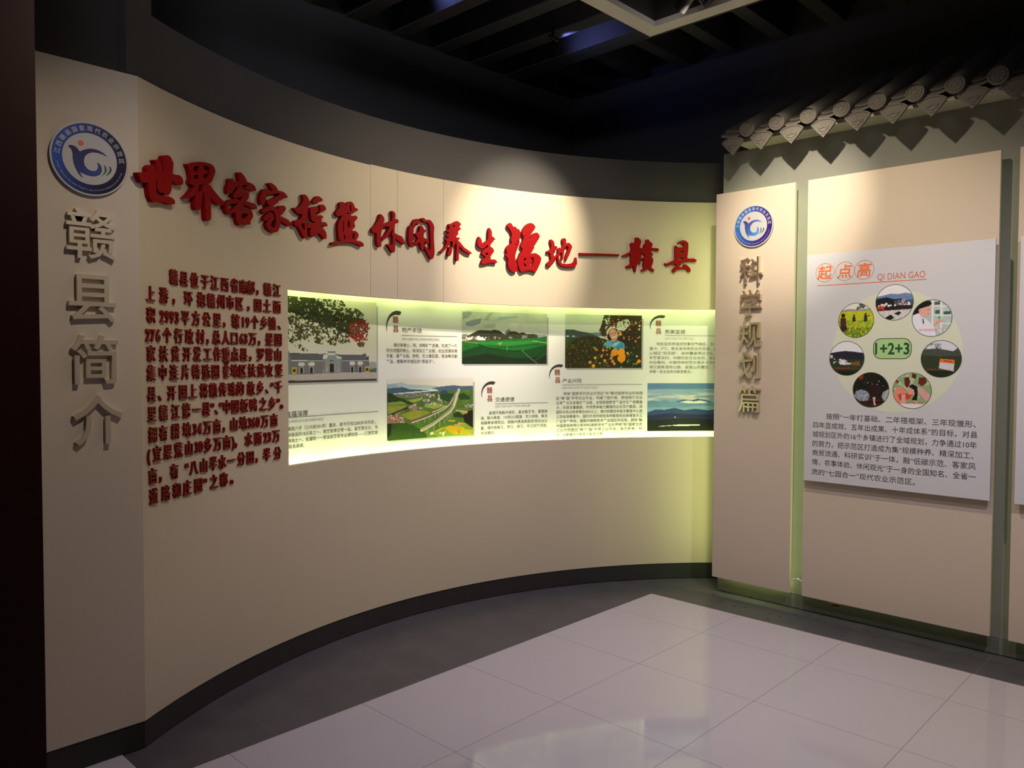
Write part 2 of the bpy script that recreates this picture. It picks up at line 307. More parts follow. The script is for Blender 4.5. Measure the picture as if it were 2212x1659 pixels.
# measured outlines of the wall heading and positions of the small characters (mm along the wall, mm up)
HEAD=[
('世',[[[(-34,2107),(-5,2112),(72,2137),(124,2149),(167,2147),(184,2147),(208,2151),(223,2146),(230,2136),(230,2124),(224,2116),(201,2111),(166,2118),(124,2118),(61,2099),(20,2082),(-6,2075),(-16,2079),(-27,2091)]],[[(17,2128),(21,2138),(34,2149),(52,2154),(64,2153),(69,2146),(69,2094),(70,2063),(73,2051),(81,2048),(117,2052),(151,2056),(170,2053),(180,2045),(180,2036),(172,2031),(146,2026),(127,2029),(94,2027),(68,2020),(51,2017),(39,2024),(31,2037),(26,2062),(22,2084)]],[[(59,2173),(78,2179),(94,2178),(103,2173),(109,2146),(113,2070),(107,2062),(92,2059),(81,2064),(75,2081),(74,2138),(68,2161)]],[[(108,2193),(117,2204),(141,2211),(155,2208),(164,2199),(173,2189),(169,2163),(166,2142),(161,2107),(156,2076),(146,2063),(123,2057),(115,2062),(107,2062),(116,2131),(112,2163)]],[[(82,2077),(123,2087),(160,2093),(157,2076),(97,2060)]]]),
('界',[[[(251,2205),(292,2214),(294,2188),(296,2153),(298,2131),(282,2127),(268,2133),(269,2144),(276,2151),(273,2166),(267,2185)]],[[(284,2212),(305,2224),(343,2234),(370,2237),(397,2238),(413,2233),(423,2222),(425,2212),(415,2193),(407,2177),(399,2163),(382,2152),(369,2155),(370,2173),(388,2198),(391,2221),(370,2223),(337,2217),(305,2206),(291,2202)]],[[(283,2182),(375,2206),(375,2192),(283,2166)]],[[(268,2144),(296,2155),(369,2176),(391,2174),(390,2157),(363,2150),(309,2133),(282,2127),(268,2131)]],[[(321,2214),(353,2221),(350,2165),(320,2155)]],[[(304,2137),(325,2137),(321,2123),(309,2103),(295,2090),(273,2075),(228,2064),(252,2081),(274,2103),(290,2122)]],[[(301,2101),(325,2113),(347,2118),(341,2092),(336,2066),(329,2041),(318,2036),(305,2034),(296,2042),(295,2065),(300,2084)]],[[(336,2116),(352,2142),(385,2149),(395,2120),(393,2065),(394,2018),(387,2005),(368,2002),(360,2009),(359,2041),(357,2086),(355,2110)]],[[(363,2148),(385,2153),(412,2133),(444,2113),(464,2104),(474,2099),(474,2089),(464,2083),(444,2078),(427,2083),(406,2093),(392,2105),(368,2122)]],[[(342,2145),(385,2154),(368,2122),(341,2109)]]]),
('客',[[[(565,2240),(581,2245),(596,2238),(609,2229),(617,2219),(620,2212),(631,2212),(656,2210),(670,2203),(677,2192),(677,2183),(659,2178),(639,2179),(603,2180),(597,2181),(614,2188),(628,2198),(603,2195),(586,2186),(561,2185),(572,2204),(568,2220)]],[[(510,2202),(529,2207),(538,2203),(542,2194),(561,2202),(581,2204),(561,2181),(547,2172),(533,2156),(522,2142),(502,2137),(496,2144),(497,2164),(508,2182)]],[[(561,2183),(590,2187),(603,2170),(619,2171),(632,2164),(633,2151),(625,2138),(613,2126),(599,2108),(574,2084),(551,2067),(518,2054),(499,2051),(488,2058),(482,2074),(502,2077),(511,2070),(529,2076),(546,2093),(569,2114),(580,2127),(591,2141),(591,2145),(569,2133),(546,2125),(533,2128),(531,2141),(544,2153),(558,2163)]],[[(482,2072),(485,2089),(501,2107),(521,2118),(552,2124),(571,2124),(574,2115),(555,2106),(532,2101),(510,2098),(502,2088),(502,2075)]],[[(602,2128),(616,2126),(664,2126),(675,2119),(686,2105),(664,2100),(641,2104),(608,2108),(591,2110)]],[[(546,2066),(568,2081),(582,2082),(582,2059),(586,2042),(590,2035),(587,2019),(567,2015),(556,2026),(550,2046)]],[[(574,2080),(602,2091),(627,2096),(641,2093),(651,2084),(657,2069),(649,2058),(639,2045),(639,2029),(615,2025),(601,2027),(587,2025),(579,2033),(585,2046),(601,2049),(624,2066),(616,2074),(602,2072),(585,2063),(574,2061)]]]),
('家',[[[(754,2233),(771,2238),(793,2233),(810,2223),(818,2211),(841,2213),(858,2210),(874,2201),(880,2192),(873,2188),(852,2181),(829,2175),(821,2165),(819,2159),(786,2136),(766,2132),(755,2135),(746,2148),(749,2156),(781,2168),(809,2183),(824,2192),(830,2199),(812,2198),(781,2188),(752,2179),(747,2186),(750,2198),(770,2202),(787,2203),(770,2216)]],[[(727,2201),(744,2206),(758,2206),(752,2195),(747,2182),(741,2169),(736,2150),(730,2133),(709,2128),(702,2140),(701,2157),(711,2179),(720,2193)]],[[(715,2108),(735,2118),(757,2130),(786,2136),(803,2130),(817,2122),(829,2105),(834,2086),(831,2059),(819,2030),(805,2019),(785,2015),(765,2018),(748,2028),(739,2043),(745,2060),(760,2074),(777,2085),(797,2084),(783,2069),(768,2053),(765,2041),(782,2035),(797,2043),(802,2058),(803,2079),(800,2099),(789,2111),(774,2115),(751,2105),(729,2093),(716,2092)]],[[(723,2069),(731,2083),(749,2096),(771,2108),(786,2096),(786,2086),(760,2078),(743,2063),(728,2058)]],[[(812,2127),(823,2142),(846,2149),(861,2147),(868,2138),(861,2127),(834,2098),(826,2111)]],[[(823,2094),(834,2097),(863,2092),(883,2087),(898,2075),(899,2061),(880,2059),(857,2067),(837,2074),(826,2076)]]]),
('摇',[[[(975,2222),(993,2226),(1008,2218),(1017,2208),(1021,2195),(1029,2189),(1021,2179),(1013,2171),(1010,2145),(1007,2129),(1002,2112),(1001,2088),(1005,2052),(1006,2020),(989,2016),(978,2026),(963,2045),(947,2066),(932,2065),(922,2074),(921,2086),(928,2092),(960,2102),(969,2115),(977,2130),(952,2126),(939,2130),(925,2141),(916,2148),(928,2153),(944,2153),(964,2169),(977,2183),(983,2202)],[(963,2078),(988,2090),(990,2058),(982,2055)]],[[(1052,2210),(1063,2226),(1075,2233),(1090,2231),(1107,2223),(1108,2214),(1087,2206),(1076,2200),(1049,2195),(1039,2198)]],[[(1090,2182),(1093,2193),(1107,2197),(1121,2193),(1130,2182),(1129,2174),(1112,2163),(1090,2152),(1079,2151),(1093,2168)]],[[(1023,2167),(1038,2171),(1049,2178),(1067,2182),(1078,2172),(1076,2155),(1062,2151),(1062,2141),(1071,2138),(1098,2144),(1111,2136),(1112,2132),(1101,2129),(1098,2110),(1126,2114),(1141,2100),(1131,2092),(1112,2094),(1095,2093),(1092,2083),(1109,2081),(1125,2071),(1132,2055),(1132,2032),(1114,2028),(1106,2038),(1092,2052),(1070,2049),(1051,2032),(1033,2029),(1022,2041),(1023,2059),(1034,2071),(1004,2066),(1003,2086),(1034,2097),(1065,2103),(1037,2105),(1032,2116),(1029,2136),(1024,2151)]]]),
('篮',[[[(1221,2224),(1238,2232),(1252,2229),(1260,2219),(1266,2193),(1268,2172),(1240,2170),(1229,2158),(1204,2154),(1196,2166),(1198,2178),(1215,2191),(1224,2207)]],[[(1264,2226),(1280,2238),(1297,2243),(1311,2236),(1319,2224),(1323,2213),(1339,2214),(1344,2201),(1327,2196),(1305,2180),(1274,2181),(1260,2184)],[(1288,2224),(1297,2227),(1299,2192),(1288,2190)]],[[(1240,2170),(1282,2178),(1305,2169),(1327,2176),(1339,2170),(1339,2161),(1316,2141),(1324,2121),(1321,2114),(1299,2096),(1333,2096),(1347,2083),(1347,2072),(1332,2053),(1335,2047),(1217,2033),(1212,2059),(1208,2101),(1215,2131),(1229,2147)],[(1274,2148),(1288,2135),(1288,2109),(1274,2107)],[(1309,2084),(1321,2086),(1316,2055),(1304,2054)],[(1248,2066),(1259,2068),(1256,2044),(1248,2043)],[(1243,2137),(1249,2138),(1246,2079),(1240,2078)]],[[(1168,2019),(1184,2024),(1231,2037),(1273,2044),(1332,2048),(1361,2048),(1378,2040),(1383,2026),(1369,2021),(1349,2027),(1327,2033),(1287,2032),(1237,2027),(1197,2014),(1171,2006),(1167,2012)]]]),
('休',[[[(1495,2209),(1512,2201),(1522,2189),(1523,2174),(1515,2159),(1507,2147),(1509,2131),(1501,2110),(1499,2087),(1502,2065),(1501,2034),(1486,2032),(1474,2043),(1469,2063),(1471,2104),(1453,2101),(1440,2106),(1437,2122),(1456,2139),(1477,2166),(1491,2189)]],[[(1501,2141),(1509,2151),(1539,2168),(1568,2180),(1598,2192),(1608,2197),(1618,2191),(1622,2181),(1614,2174),(1598,2169),(1592,2158),(1571,2147),(1544,2148),(1520,2145),(1509,2131),(1499,2122)]],[[(1571,2235),(1587,2233),(1598,2224),(1599,2211),(1595,2196),(1595,2163),(1592,2141),(1593,2112),(1596,2087),(1596,2037),(1593,2015),(1577,2012),(1565,2026),(1540,2052),(1552,2056),(1565,2055),(1579,2052),(1580,2086),(1579,2111),(1576,2144),(1576,2185),(1579,2215)]],[[(1560,2150),(1579,2148),(1568,2122),(1552,2101),(1541,2088),(1528,2078),(1509,2071),(1505,2081),(1523,2094),(1539,2118),(1552,2137)]],[[(1571,2118),(1593,2118),(1616,2111),(1643,2105),(1652,2094),(1664,2066),(1651,2063),(1630,2074),(1597,2090),(1576,2100)]]]),
('闲',[[[(1697,2171),(1708,2173),(1716,2169),(1724,2161),(1722,2123),(1720,2090),(1718,2060),(1705,2057),(1693,2070),(1687,2093),(1691,2130),(1693,2158)]],[[(1713,2173),(1718,2191),(1729,2209),(1748,2215),(1762,2209),(1758,2185),(1748,2177),(1740,2191),(1732,2175),(1721,2165)]],[[(1762,2213),(1778,2222),(1794,2226),(1808,2214),(1832,2220),(1848,2212),(1862,2194),(1866,2180),(1862,2149),(1864,2094),(1869,2046),(1865,2020),(1855,2002),(1841,2001),(1829,2019),(1794,2065),(1799,2073),(1829,2051),(1840,2052),(1841,2114),(1835,2187),(1821,2205),(1805,2202),(1791,2201),(1775,2217)]],[[(1767,2179),(1778,2182),(1791,2169),(1794,2163),(1808,2158),(1809,2148),(1797,2144),(1793,2135),(1791,2115),(1813,2111),(1827,2101),(1829,2088),(1818,2085),(1797,2096),(1794,2074),(1794,2050),(1783,2045),(1772,2055),(1767,2089),(1745,2076),(1732,2070),(1726,2076),(1743,2093),(1756,2107),(1740,2120),(1732,2130),(1751,2139),(1764,2149),(1763,2166)]]]),
('养',[[[(1970,2214),(1984,2208),(2003,2224),(2024,2235),(2041,2229),(2052,2220),(2050,2211),(2038,2203),(2050,2195),(2052,2189),(2035,2180),(2031,2169),(2034,2158),(2027,2154),(2015,2140),(2035,2141),(2049,2135),(2035,2129),(2034,2124),(2003,2115),(1986,2113),(1959,2108),(1943,2118),(1948,2125),(1970,2134),(1954,2139),(1946,2145),(1975,2159),(1959,2164),(1946,2170),(1962,2177),(1975,2188),(1967,2198)],[(2003,2213),(2009,2205),(2000,2191),(1997,2199)]],[[(1956,2113),(1976,2110),(1973,2096),(1959,2077),(1943,2063),(1924,2045),(1901,2046),(1921,2058),(1937,2075),(1948,2094)]],[[(1970,2083),(1981,2076),(1995,2092),(2003,2090),(1992,2076),(1989,2053),(1978,2030),(1963,2027),(1959,2042),(1967,2060)]],[[(1992,2111),(2014,2118),(2016,2109),(2003,2088),(1992,2076),(1981,2077),(1995,2092)]],[[(2016,2118),(2035,2122),(2040,2098),(2037,2057),(2037,2009),(2025,2004),(2017,2015),(2021,2056),(2022,2094)]],[[(2019,2123),(2034,2123),(2057,2104),(2076,2085),(2101,2074),(2131,2058),(2122,2053),(2101,2054),(2071,2067),(2046,2087),(2030,2104)]]]),
('生',[[[(2177,2162),(2191,2150),(2198,2139),(2199,2121),(2221,2132),(2243,2145),(2246,2212),(2251,2218),(2262,2209),(2270,2191),(2268,2170),(2284,2162),(2294,2153),(2281,2146),(2276,2136),(2261,2124),(2257,2107),(2273,2102),(2284,2086),(2280,2074),(2260,2052),(2260,2031),(2287,2034),(2301,2028),(2308,2015),(2298,2012),(2276,2013),(2249,2010),(2222,2001),(2202,1999),(2194,2008),(2202,2027),(2230,2043),(2197,2059),(2202,2075),(2221,2091),(2241,2104),(2243,2118),(2227,2105),(2208,2091),(2191,2092),(2175,2101),(2168,2116),(2171,2139)],[(2221,2063),(2241,2071),(2242,2058),(2230,2054)]]]),
('福',[[[(2377,2245),(2389,2257),(2399,2261),(2409,2252),(2422,2236),(2433,2242),(2439,2235),(2447,2227),(2461,2227),(2462,2219),(2474,2209),(2468,2194),(2465,2174),(2461,2161),(2464,2144),(2451,2115),(2439,2089),(2432,2063),(2434,2043),(2439,2028),(2448,2014),(2449,1976),(2434,1967),(2419,1964),(2402,1973),(2384,1995),(2381,2025),(2384,2045),(2363,2064),(2378,2080),(2367,2099),(2374,2114),(2389,2128),(2410,2140),(2404,2159),(2405,2177),(2412,2190),(2401,2214),(2377,2235)],[(2435,2138),(2444,2138),(2443,2129),(2436,2129)],[(2445,2150),(2457,2161),(2460,2158),(2449,2145)]],[[(2480,2210),(2491,2237),(2509,2258),(2529,2270),(2547,2271),(2565,2263),(2575,2247),(2559,2224),(2536,2197),(2527,2181),(2531,2175),(2550,2201),(2568,2213),(2582,2217),(2597,2209),(2605,2194),(2597,2178),(2580,2154),(2559,2135),(2567,2124),(2557,2109),(2548,2091),(2519,2088),(2492,2077),(2472,2086),(2486,2110),(2468,2124),(2480,2150),(2495,2184),(2480,2195)]],[[(2448,2044),(2463,2070),(2486,2082),(2521,2088),(2548,2087),(2574,2091),(2598,2081),(2616,2063),(2610,2036),(2595,2004),(2581,1980),(2569,1973),(2551,1980),(2528,1983),(2504,1978),(2481,1968),(2469,1975),(2457,1999),(2450,2024)],[(2488,2041),(2498,2055),(2508,2057),(2508,2043)],[(2488,2029),(2509,2015),(2509,2001),(2495,2011)],[(2536,2058),(2557,2063),(2561,2054),(2559,2028),(2548,2007),(2538,2004),(2539,2017),(2553,2027),(2553,2050)]],[[(2469,2088),(2492,2100),(2516,2086),(2480,2071),(2457,2057)]]]),
('地',[[[(2674,2176),(2685,2183),(2700,2172),(2707,2162),(2708,2141),(2724,2143),(2728,2133),(2718,2117),(2703,2105),(2702,2085),(2709,2072),(2727,2093),(2741,2100),(2733,2086),(2715,2060),(2698,2041),(2675,2016),(2660,2017),(2651,2028),(2663,2039),(2686,2058),(2680,2076),(2677,2099),(2656,2098),(2652,2106),(2671,2114),(2686,2125),(2685,2148)]],[[(2730,2125),(2744,2136),(2750,2129),(2744,2103),(2739,2076),(2745,2051),(2762,2036),(2792,2035),(2827,2040),(2847,2053),(2854,2077),(2860,2081),(2866,2057),(2865,2034),(2847,2019),(2809,2015),(2760,2018),(2736,2037),(2727,2063),(2733,2094)]],[[(2758,2184),(2770,2195),(2782,2194),(2789,2183),(2788,2165),(2779,2143),(2774,2104),(2768,2057),(2756,2062),(2759,2103),(2762,2142),(2767,2163)]],[[(2738,2107),(2762,2137),(2791,2165),(2810,2169),(2832,2148),(2823,2122),(2809,2088),(2791,2061),(2780,2063),(2788,2095),(2803,2129),(2803,2147),(2788,2144),(2762,2116),(2750,2095)]]]),
('—',[[[(2882,2109),(3157,2112),(3157,2102),(2883,2098)]]]),
('赣',[[[(3269,2223),(3285,2224),(3301,2215),(3308,2199),(3306,2186),(3294,2174),(3302,2166),(3299,2155),(3329,2161),(3364,2162),(3378,2160),(3424,2159),(3432,2144),(3421,2140),(3394,2145),(3373,2149),(3335,2146),(3299,2138),(3302,2127),(3310,2118),(3311,2100),(3303,2074),(3287,2061),(3308,2064),(3308,2060),(3281,2054),(3277,2033),(3273,2003),(3265,2002),(3258,2017),(3255,2042),(3238,2034),(3221,2025),(3208,2026),(3205,2036),(3221,2044),(3237,2054),(3234,2082),(3236,2118),(3202,2099),(3178,2098),(3177,2103),(3207,2117),(3234,2130),(3241,2148),(3236,2171),(3235,2184),(3242,2189),(3264,2188),(3269,2205)]],[[(3339,2211),(3358,2214),(3369,2198),(3383,2191),(3386,2178),(3378,2160),(3351,2157),(3326,2161),(3326,2179),(3340,2190)]],[[(3335,2149),(3370,2147),(3379,2132),(3392,2115),(3389,2111),(3373,2107),(3387,2094),(3392,2081),(3387,2056),(3374,2035),(3395,2023),(3400,2014),(3393,2007),(3379,2012),(3357,2032),(3336,2012),(3312,2008),(3309,2016),(3322,2021),(3330,2037),(3321,2047),(3322,2062),(3332,2090),(3303,2080),(3308,2087),(3335,2105),(3329,2121),(3302,2127),(3302,2138)]]]),
('县',[[[(3552,2192),(3566,2205),(3592,2215),(3614,2208),(3628,2194),(3627,2155),(3623,2117),(3620,2096),(3647,2096),(3665,2098),(3683,2087),(3684,2080),(3671,2075),(3620,2076),(3580,2067),(3578,2057),(3565,2039),(3594,2041),(3599,2042),(3594,2057),(3610,2059),(3629,2047),(3643,2030),(3645,2019),(3640,2009),(3629,2009),(3618,2022),(3608,2028),(3578,2027),(3552,2021),(3533,2001),(3522,2007),(3522,2023),(3535,2036),(3549,2056),(3540,2064),(3514,2053),(3487,2045),(3471,2050),(3468,2063),(3476,2064),(3484,2060),(3513,2076),(3538,2085),(3537,2115),(3537,2174),(3544,2181),(3558,2167),(3593,2169),(3598,2183),(3590,2193)],[(3564,2131),(3566,2141),(3596,2144),(3594,2132)],[(3560,2098),(3591,2103),(3592,2091),(3564,2085)]]]),
]
PARA=[
('赣县位于江西省南部，赣江',1756,[188,247,310,374,432,494,554,608,658,698,763,821]),
('上游，环抱赣州市区，国土面',1681,[52,128,186,273,350,411,469,527,586,640,700,759,822]),
('积2993平方公里，辖19个乡镇、',1603,[53,117,146,174,204,254,317,381,445,489,559,606,634,680,737,790,836]),
('276个行政村，总人口63万，是国',1530,[33,62,93,146,212,277,343,386,440,498,551,596,622,665,706,772,828]),
('家扶贫开发工作重点县，罗霄山',1460,[52,124,193,261,322,386,445,499,552,607,650,714,770,826]),
('集中连片特殊困难地区扶贫攻坚',1388,[51,118,183,250,314,375,433,496,550,603,660,716,769,832]),
('县、开国上将赖传珠的故乡、“千',1310,[51,99,168,236,294,360,418,477,535,586,653,710,754,787,828]),
('里赣江第一县”、“中国板鸭之乡”。',1235,[52,120,190,254,316,373,412,436,464,501,553,609,666,729,785,826,847]),
('拥有耕地34万亩，山地360万亩',1158,[55,117,188,256,304,333,379,439,481,544,601,644,668,694,738,798]),
('(宜果荒山30多万亩)，水面23万',1084,[32,80,142,205,268,314,339,383,441,499,538,555,636,694,742,768,810]),
('亩，有“八山半水一分田，半分',1003,[53,97,179,253,296,356,414,470,526,588,645,685,751,819]),
('道路和庄园”之称。',927,[57,128,192,255,322,364,418,478,527]),
]
# ================================================================== the room
def poly_floor(mb, pts, z): mb.add([(x, y, z) for x, y in pts], [tuple(range(len(pts)))])
b = MB(); poly_floor(b, [(-5, -3.0), (4, -3.0), (4, 6), (-5, 6)], -0.004)
struct(b.build('floor', M['slate']))
XB, YB, YL = -2.69, 4.052, 1.047
b = MB(); b.box(XB, 3.5, -2.5, YB, -0.003, 0.0); b.box(-3.6, XB, -2.5, YL, -0.003, 0.0)
struct(b.build('floor_2', M['tile']))
b = MB(); b.box(-6, 4, -3, 7, 4.0, 4.1); struct(b.build('ceiling', M['ceil']))
b = MB(); b.box(-4.45, -4.25, -3, 5.37, 0, 4.0); struct(b.build('wall_back', M['dark_wall']))
b = MB(); b.box(-4.25, 4, 5.17, 5.37, 0, 4.0); struct(b.build('wall_far', M['dark_wall']))
b = MB(); b.box(3.5, 3.7, -3, 5.37, 0, 4.0); struct(b.build('wall_side', M['dark_wall']))

# flat cream wall piece at the near end, and the grey wall above it
b = MB(); b.slab(lp, 0.0, 1.128, 0.10, 2.458, 0, -0.03); struct(b.build('wall_left', M['flat_grey']))
b = MB(); b.box(-3.3, XL-0.03, -0.3, 1.128, 0, 4.0)
b.slab(wp, -0.03, 0.112, 2.44, 4.0, -0.022, -0.30, 3); struct(b.build('wall_left_upper', M['fascia']))
# curved cream wall with its long lit opening
SE = 4.15; O0, O1, Z0, Z1, ZT = 0.897, 3.95, 0.932, 1.768, 2.458
b = MB()
b.slab(wp, 0, SE, 0.10, Z0, 0, -0.03, 60)
b.slab(wp, 0, O0, Z0, Z1, 0, -0.03, 14); b.slab(wp, O1, SE, Z0, Z1, 0, -0.03, 4)
seams = [0, 1.445, 1.627, 1.944, SE]
for i in range(4):
    b.slab(wp, seams[i]+(0.0009 if i else 0), seams[i+1]-0.0009, Z1, ZT+(0.004 if i else 0), 0, -0.03, max(4, int((seams[i+1]-seams[i])*15)))
struct(b.build('wall_curved', M['cream']))
# core of the curved wall behind the cream boards (also closes the lit recess)
b = MB()
b.slab(wp, 0, SE, 0.0, 0.82, -0.032, -0.26, 40); b.slab(wp, 0, SE, 1.88, 2.45, -0.032, -0.26, 40)
b.slab(wp, 0, 0.62, 0.82, 1.88, -0.032, -0.26, 8); b.slab(wp, 4.02, SE, 0.82, 1.88, -0.032, -0.26, 2)
struct(b.build('wall_curved_core', M['fascia']))
b = MB(); b.slab(wp, 0.112, SE, 2.45, 2.722, -0.022, -0.20, 60); struct(b.build('wall_curved_upper', M['fascia']))
b = MB(); b.slab(lp, 0.0, 1.128, 0, 0.10, -0.004, -0.03); struct(b.build('baseboard_left', M['slate_base']))
b = MB(); b.slab(wp, 0, SE, 0, 0.10, -0.004, -0.03, 60); struct(b.build('baseboard_curved', M['slate_base']))
# the straight wall behind the standing panels
b = MB(); b.box(-2.438, 3.4, YW, YW+0.2, 0, 2.705); struct(b.build('wall_right', M['plaster']))
b = MB(); b.box(-2.438, 3.4, YW-0.012, YW, 0, 0.085); struct(b.build('baseboard_right', M['plaster_base']))

# dark beams of the ceiling
def beam(x0, x1, y0, y1, z0, z1, label):
    b = MB(); b.box(x0, x1, y0, y1, z0, z1); o = b.build('ceiling_beam', M['timber']); tag(o, label, 'beam', 'dark ceiling beams', 'structure')
for k in range(8):
    y = 4.03-0.36*k
    beam(-4.25, 3.4, y-0.055, y+0.055, 3.60, 3.80, f'dark ceiling beam, {ORD[k+1]} in front of the wide girder')
beam(-4.25, 3.4, 4.33, 4.50, 3.60, 3.82, 'wide dark ceiling girder washed by a blue lamp')
for k in range(9):
    x = -3.9+0.37*k
    beam(x-0.05, x+0.05, 4.50, 5.17, 3.62, 3.80, f'short dark rafter beyond the wide girder, {ORD[k+1]} from the room corner')

# dark red pillar at the picture's edge
b = MB(); b.box(-2.62, -2.22, 0.20, 0.6015, 0, 4.0)
tag(b.build('lacquered_pillar', M['maroon'], origin=(-2.42, 0.4, 0)), 'dark red square pillar beside the round emblem wall', 'pillar', kind='thing')

# ================================================================== raised lettering
def loops_m(p): return [[(a/1000, z/1000) for a, z in l] for l in p]
HEAD_WORDS = ['first', 'second', 'third', 'fourth', 'fifth', 'sixth', 'seventh', 'eighth', 'ninth', 'tenth', 'eleventh, fattest and brightest', 'twelfth', 'dash', 'second last', 'last']
for i, (c, polys) in enumerate(HEAD):
    mb = MB(); xs = []; zs = []
    for k, p in enumerate(polys):
        L = [chaikin(l) if c != '—' else l for l in loops_m(p)]
        xs += [q[0] for q in L[0]]; zs += [q[1] for q in L[0]]
        mb.prism(L, wp, -0.001, 0.021+0.0003*k)
    org = wp((min(xs)+max(xs))/2, min(zs), 0.0)
    o = mb.build('heading_dash' if c == '—' else 'heading_character', M['red'], origin=org)
    lab = ('thin red raised dash between the twelfth and the second last heading character' if c == '—' else
           f'large red raised brush character, {HEAD_WORDS[i]} of the heading on the curved wall')
    tag(o, lab, 'wall lettering', 'red brush characters of the wall heading')

LN = ['top', 'second', 'third', 'fourth', 'fifth', 'sixth', 'seventh', 'eighth', 'ninth', 'tenth', 'eleventh', 'bottom']
for r, (cs, zmm, ss) in enumerate(PARA):
    for j, (c, s) in enumerate(zip(cs, ss)):
        z = zmm/1000; mb = MB(); s /= 1000
        if c == '难':                        # the fallen character: its first half has slipped up
            char_solid(mb, '又', wp, s+0.004, z+0.030, 0.040, 0.034, 0.009, 0.02)
            char_solid(mb, '隹', wp, s+0.001, z-0.004, 0.036, 0.056, 0.009, 0.02)
        else:
            digit = c.isdigit(); pun = c in '，、。“”'
            ex = 0.046 if digit else (0.05 if pun or c in '()' else 0.049)
            char_solid(mb, c, wp, s, z, ex, 0.063, 0.009, 0.020 if digit else 0.013)
        kindw = 'digit' if c.isdigit() else ('punctuation mark' if c in '，、。“”()' else 'character')
        o = mb.build('raised_'+kindw.replace(' ', '_'), M['red_small'], origin=wp(s, z-0.03))
        extra = ', broken in two' if c == '难' else ''
        tag(o, f'small dark red raised {kindw}{extra}, {ORD[j+1]} in the {LN[r]} line of the paragraph', 'wall lettering', 'small red characters of the wall paragraph')

# four pale metal characters on the flat wall piece, five on the narrow panel
for i, (c, u, z) in enumerate([('赣', 0.963, 1.872), ('县', 0.963, 1.655), ('简', 0.968, 1.437), ('介', 0.976, 1.226)]):
    mb = MB(); char_solid(mb, c, lp, u, z, 0.168, 0.182, 0.018, 0.008)
    o = mb.build('metal_character', M['steel'], origin=lp(u, z-0.08))
    tag(o, f'pale metal raised character, {ORD[i+1]} below the emblem on the dim flat wall', 'wall lettering', 'pale metal characters under the dim emblem')
for i, (c, z) in enumerate([('科', 1.968), ('学', 1.775), ('规', 1.592), ('划', 1.408), ('篇', 1.209)]):
    mb = MB(); char_solid(mb, c, rp, -2.197, z, 0.148, 0.168, 0.022, 0.004, base=0.006)
    o = mb.build('polished_character', M['mirror'], origin=rp(-2.197, z-0.08))
    for k in (-0.03, 0.03): pass
    tag(o, f'polished metal raised character, {ORD[i+1]} below the emblem on the narrow panel', 'wall lettering', 'polished metal characters on the narrow panel')

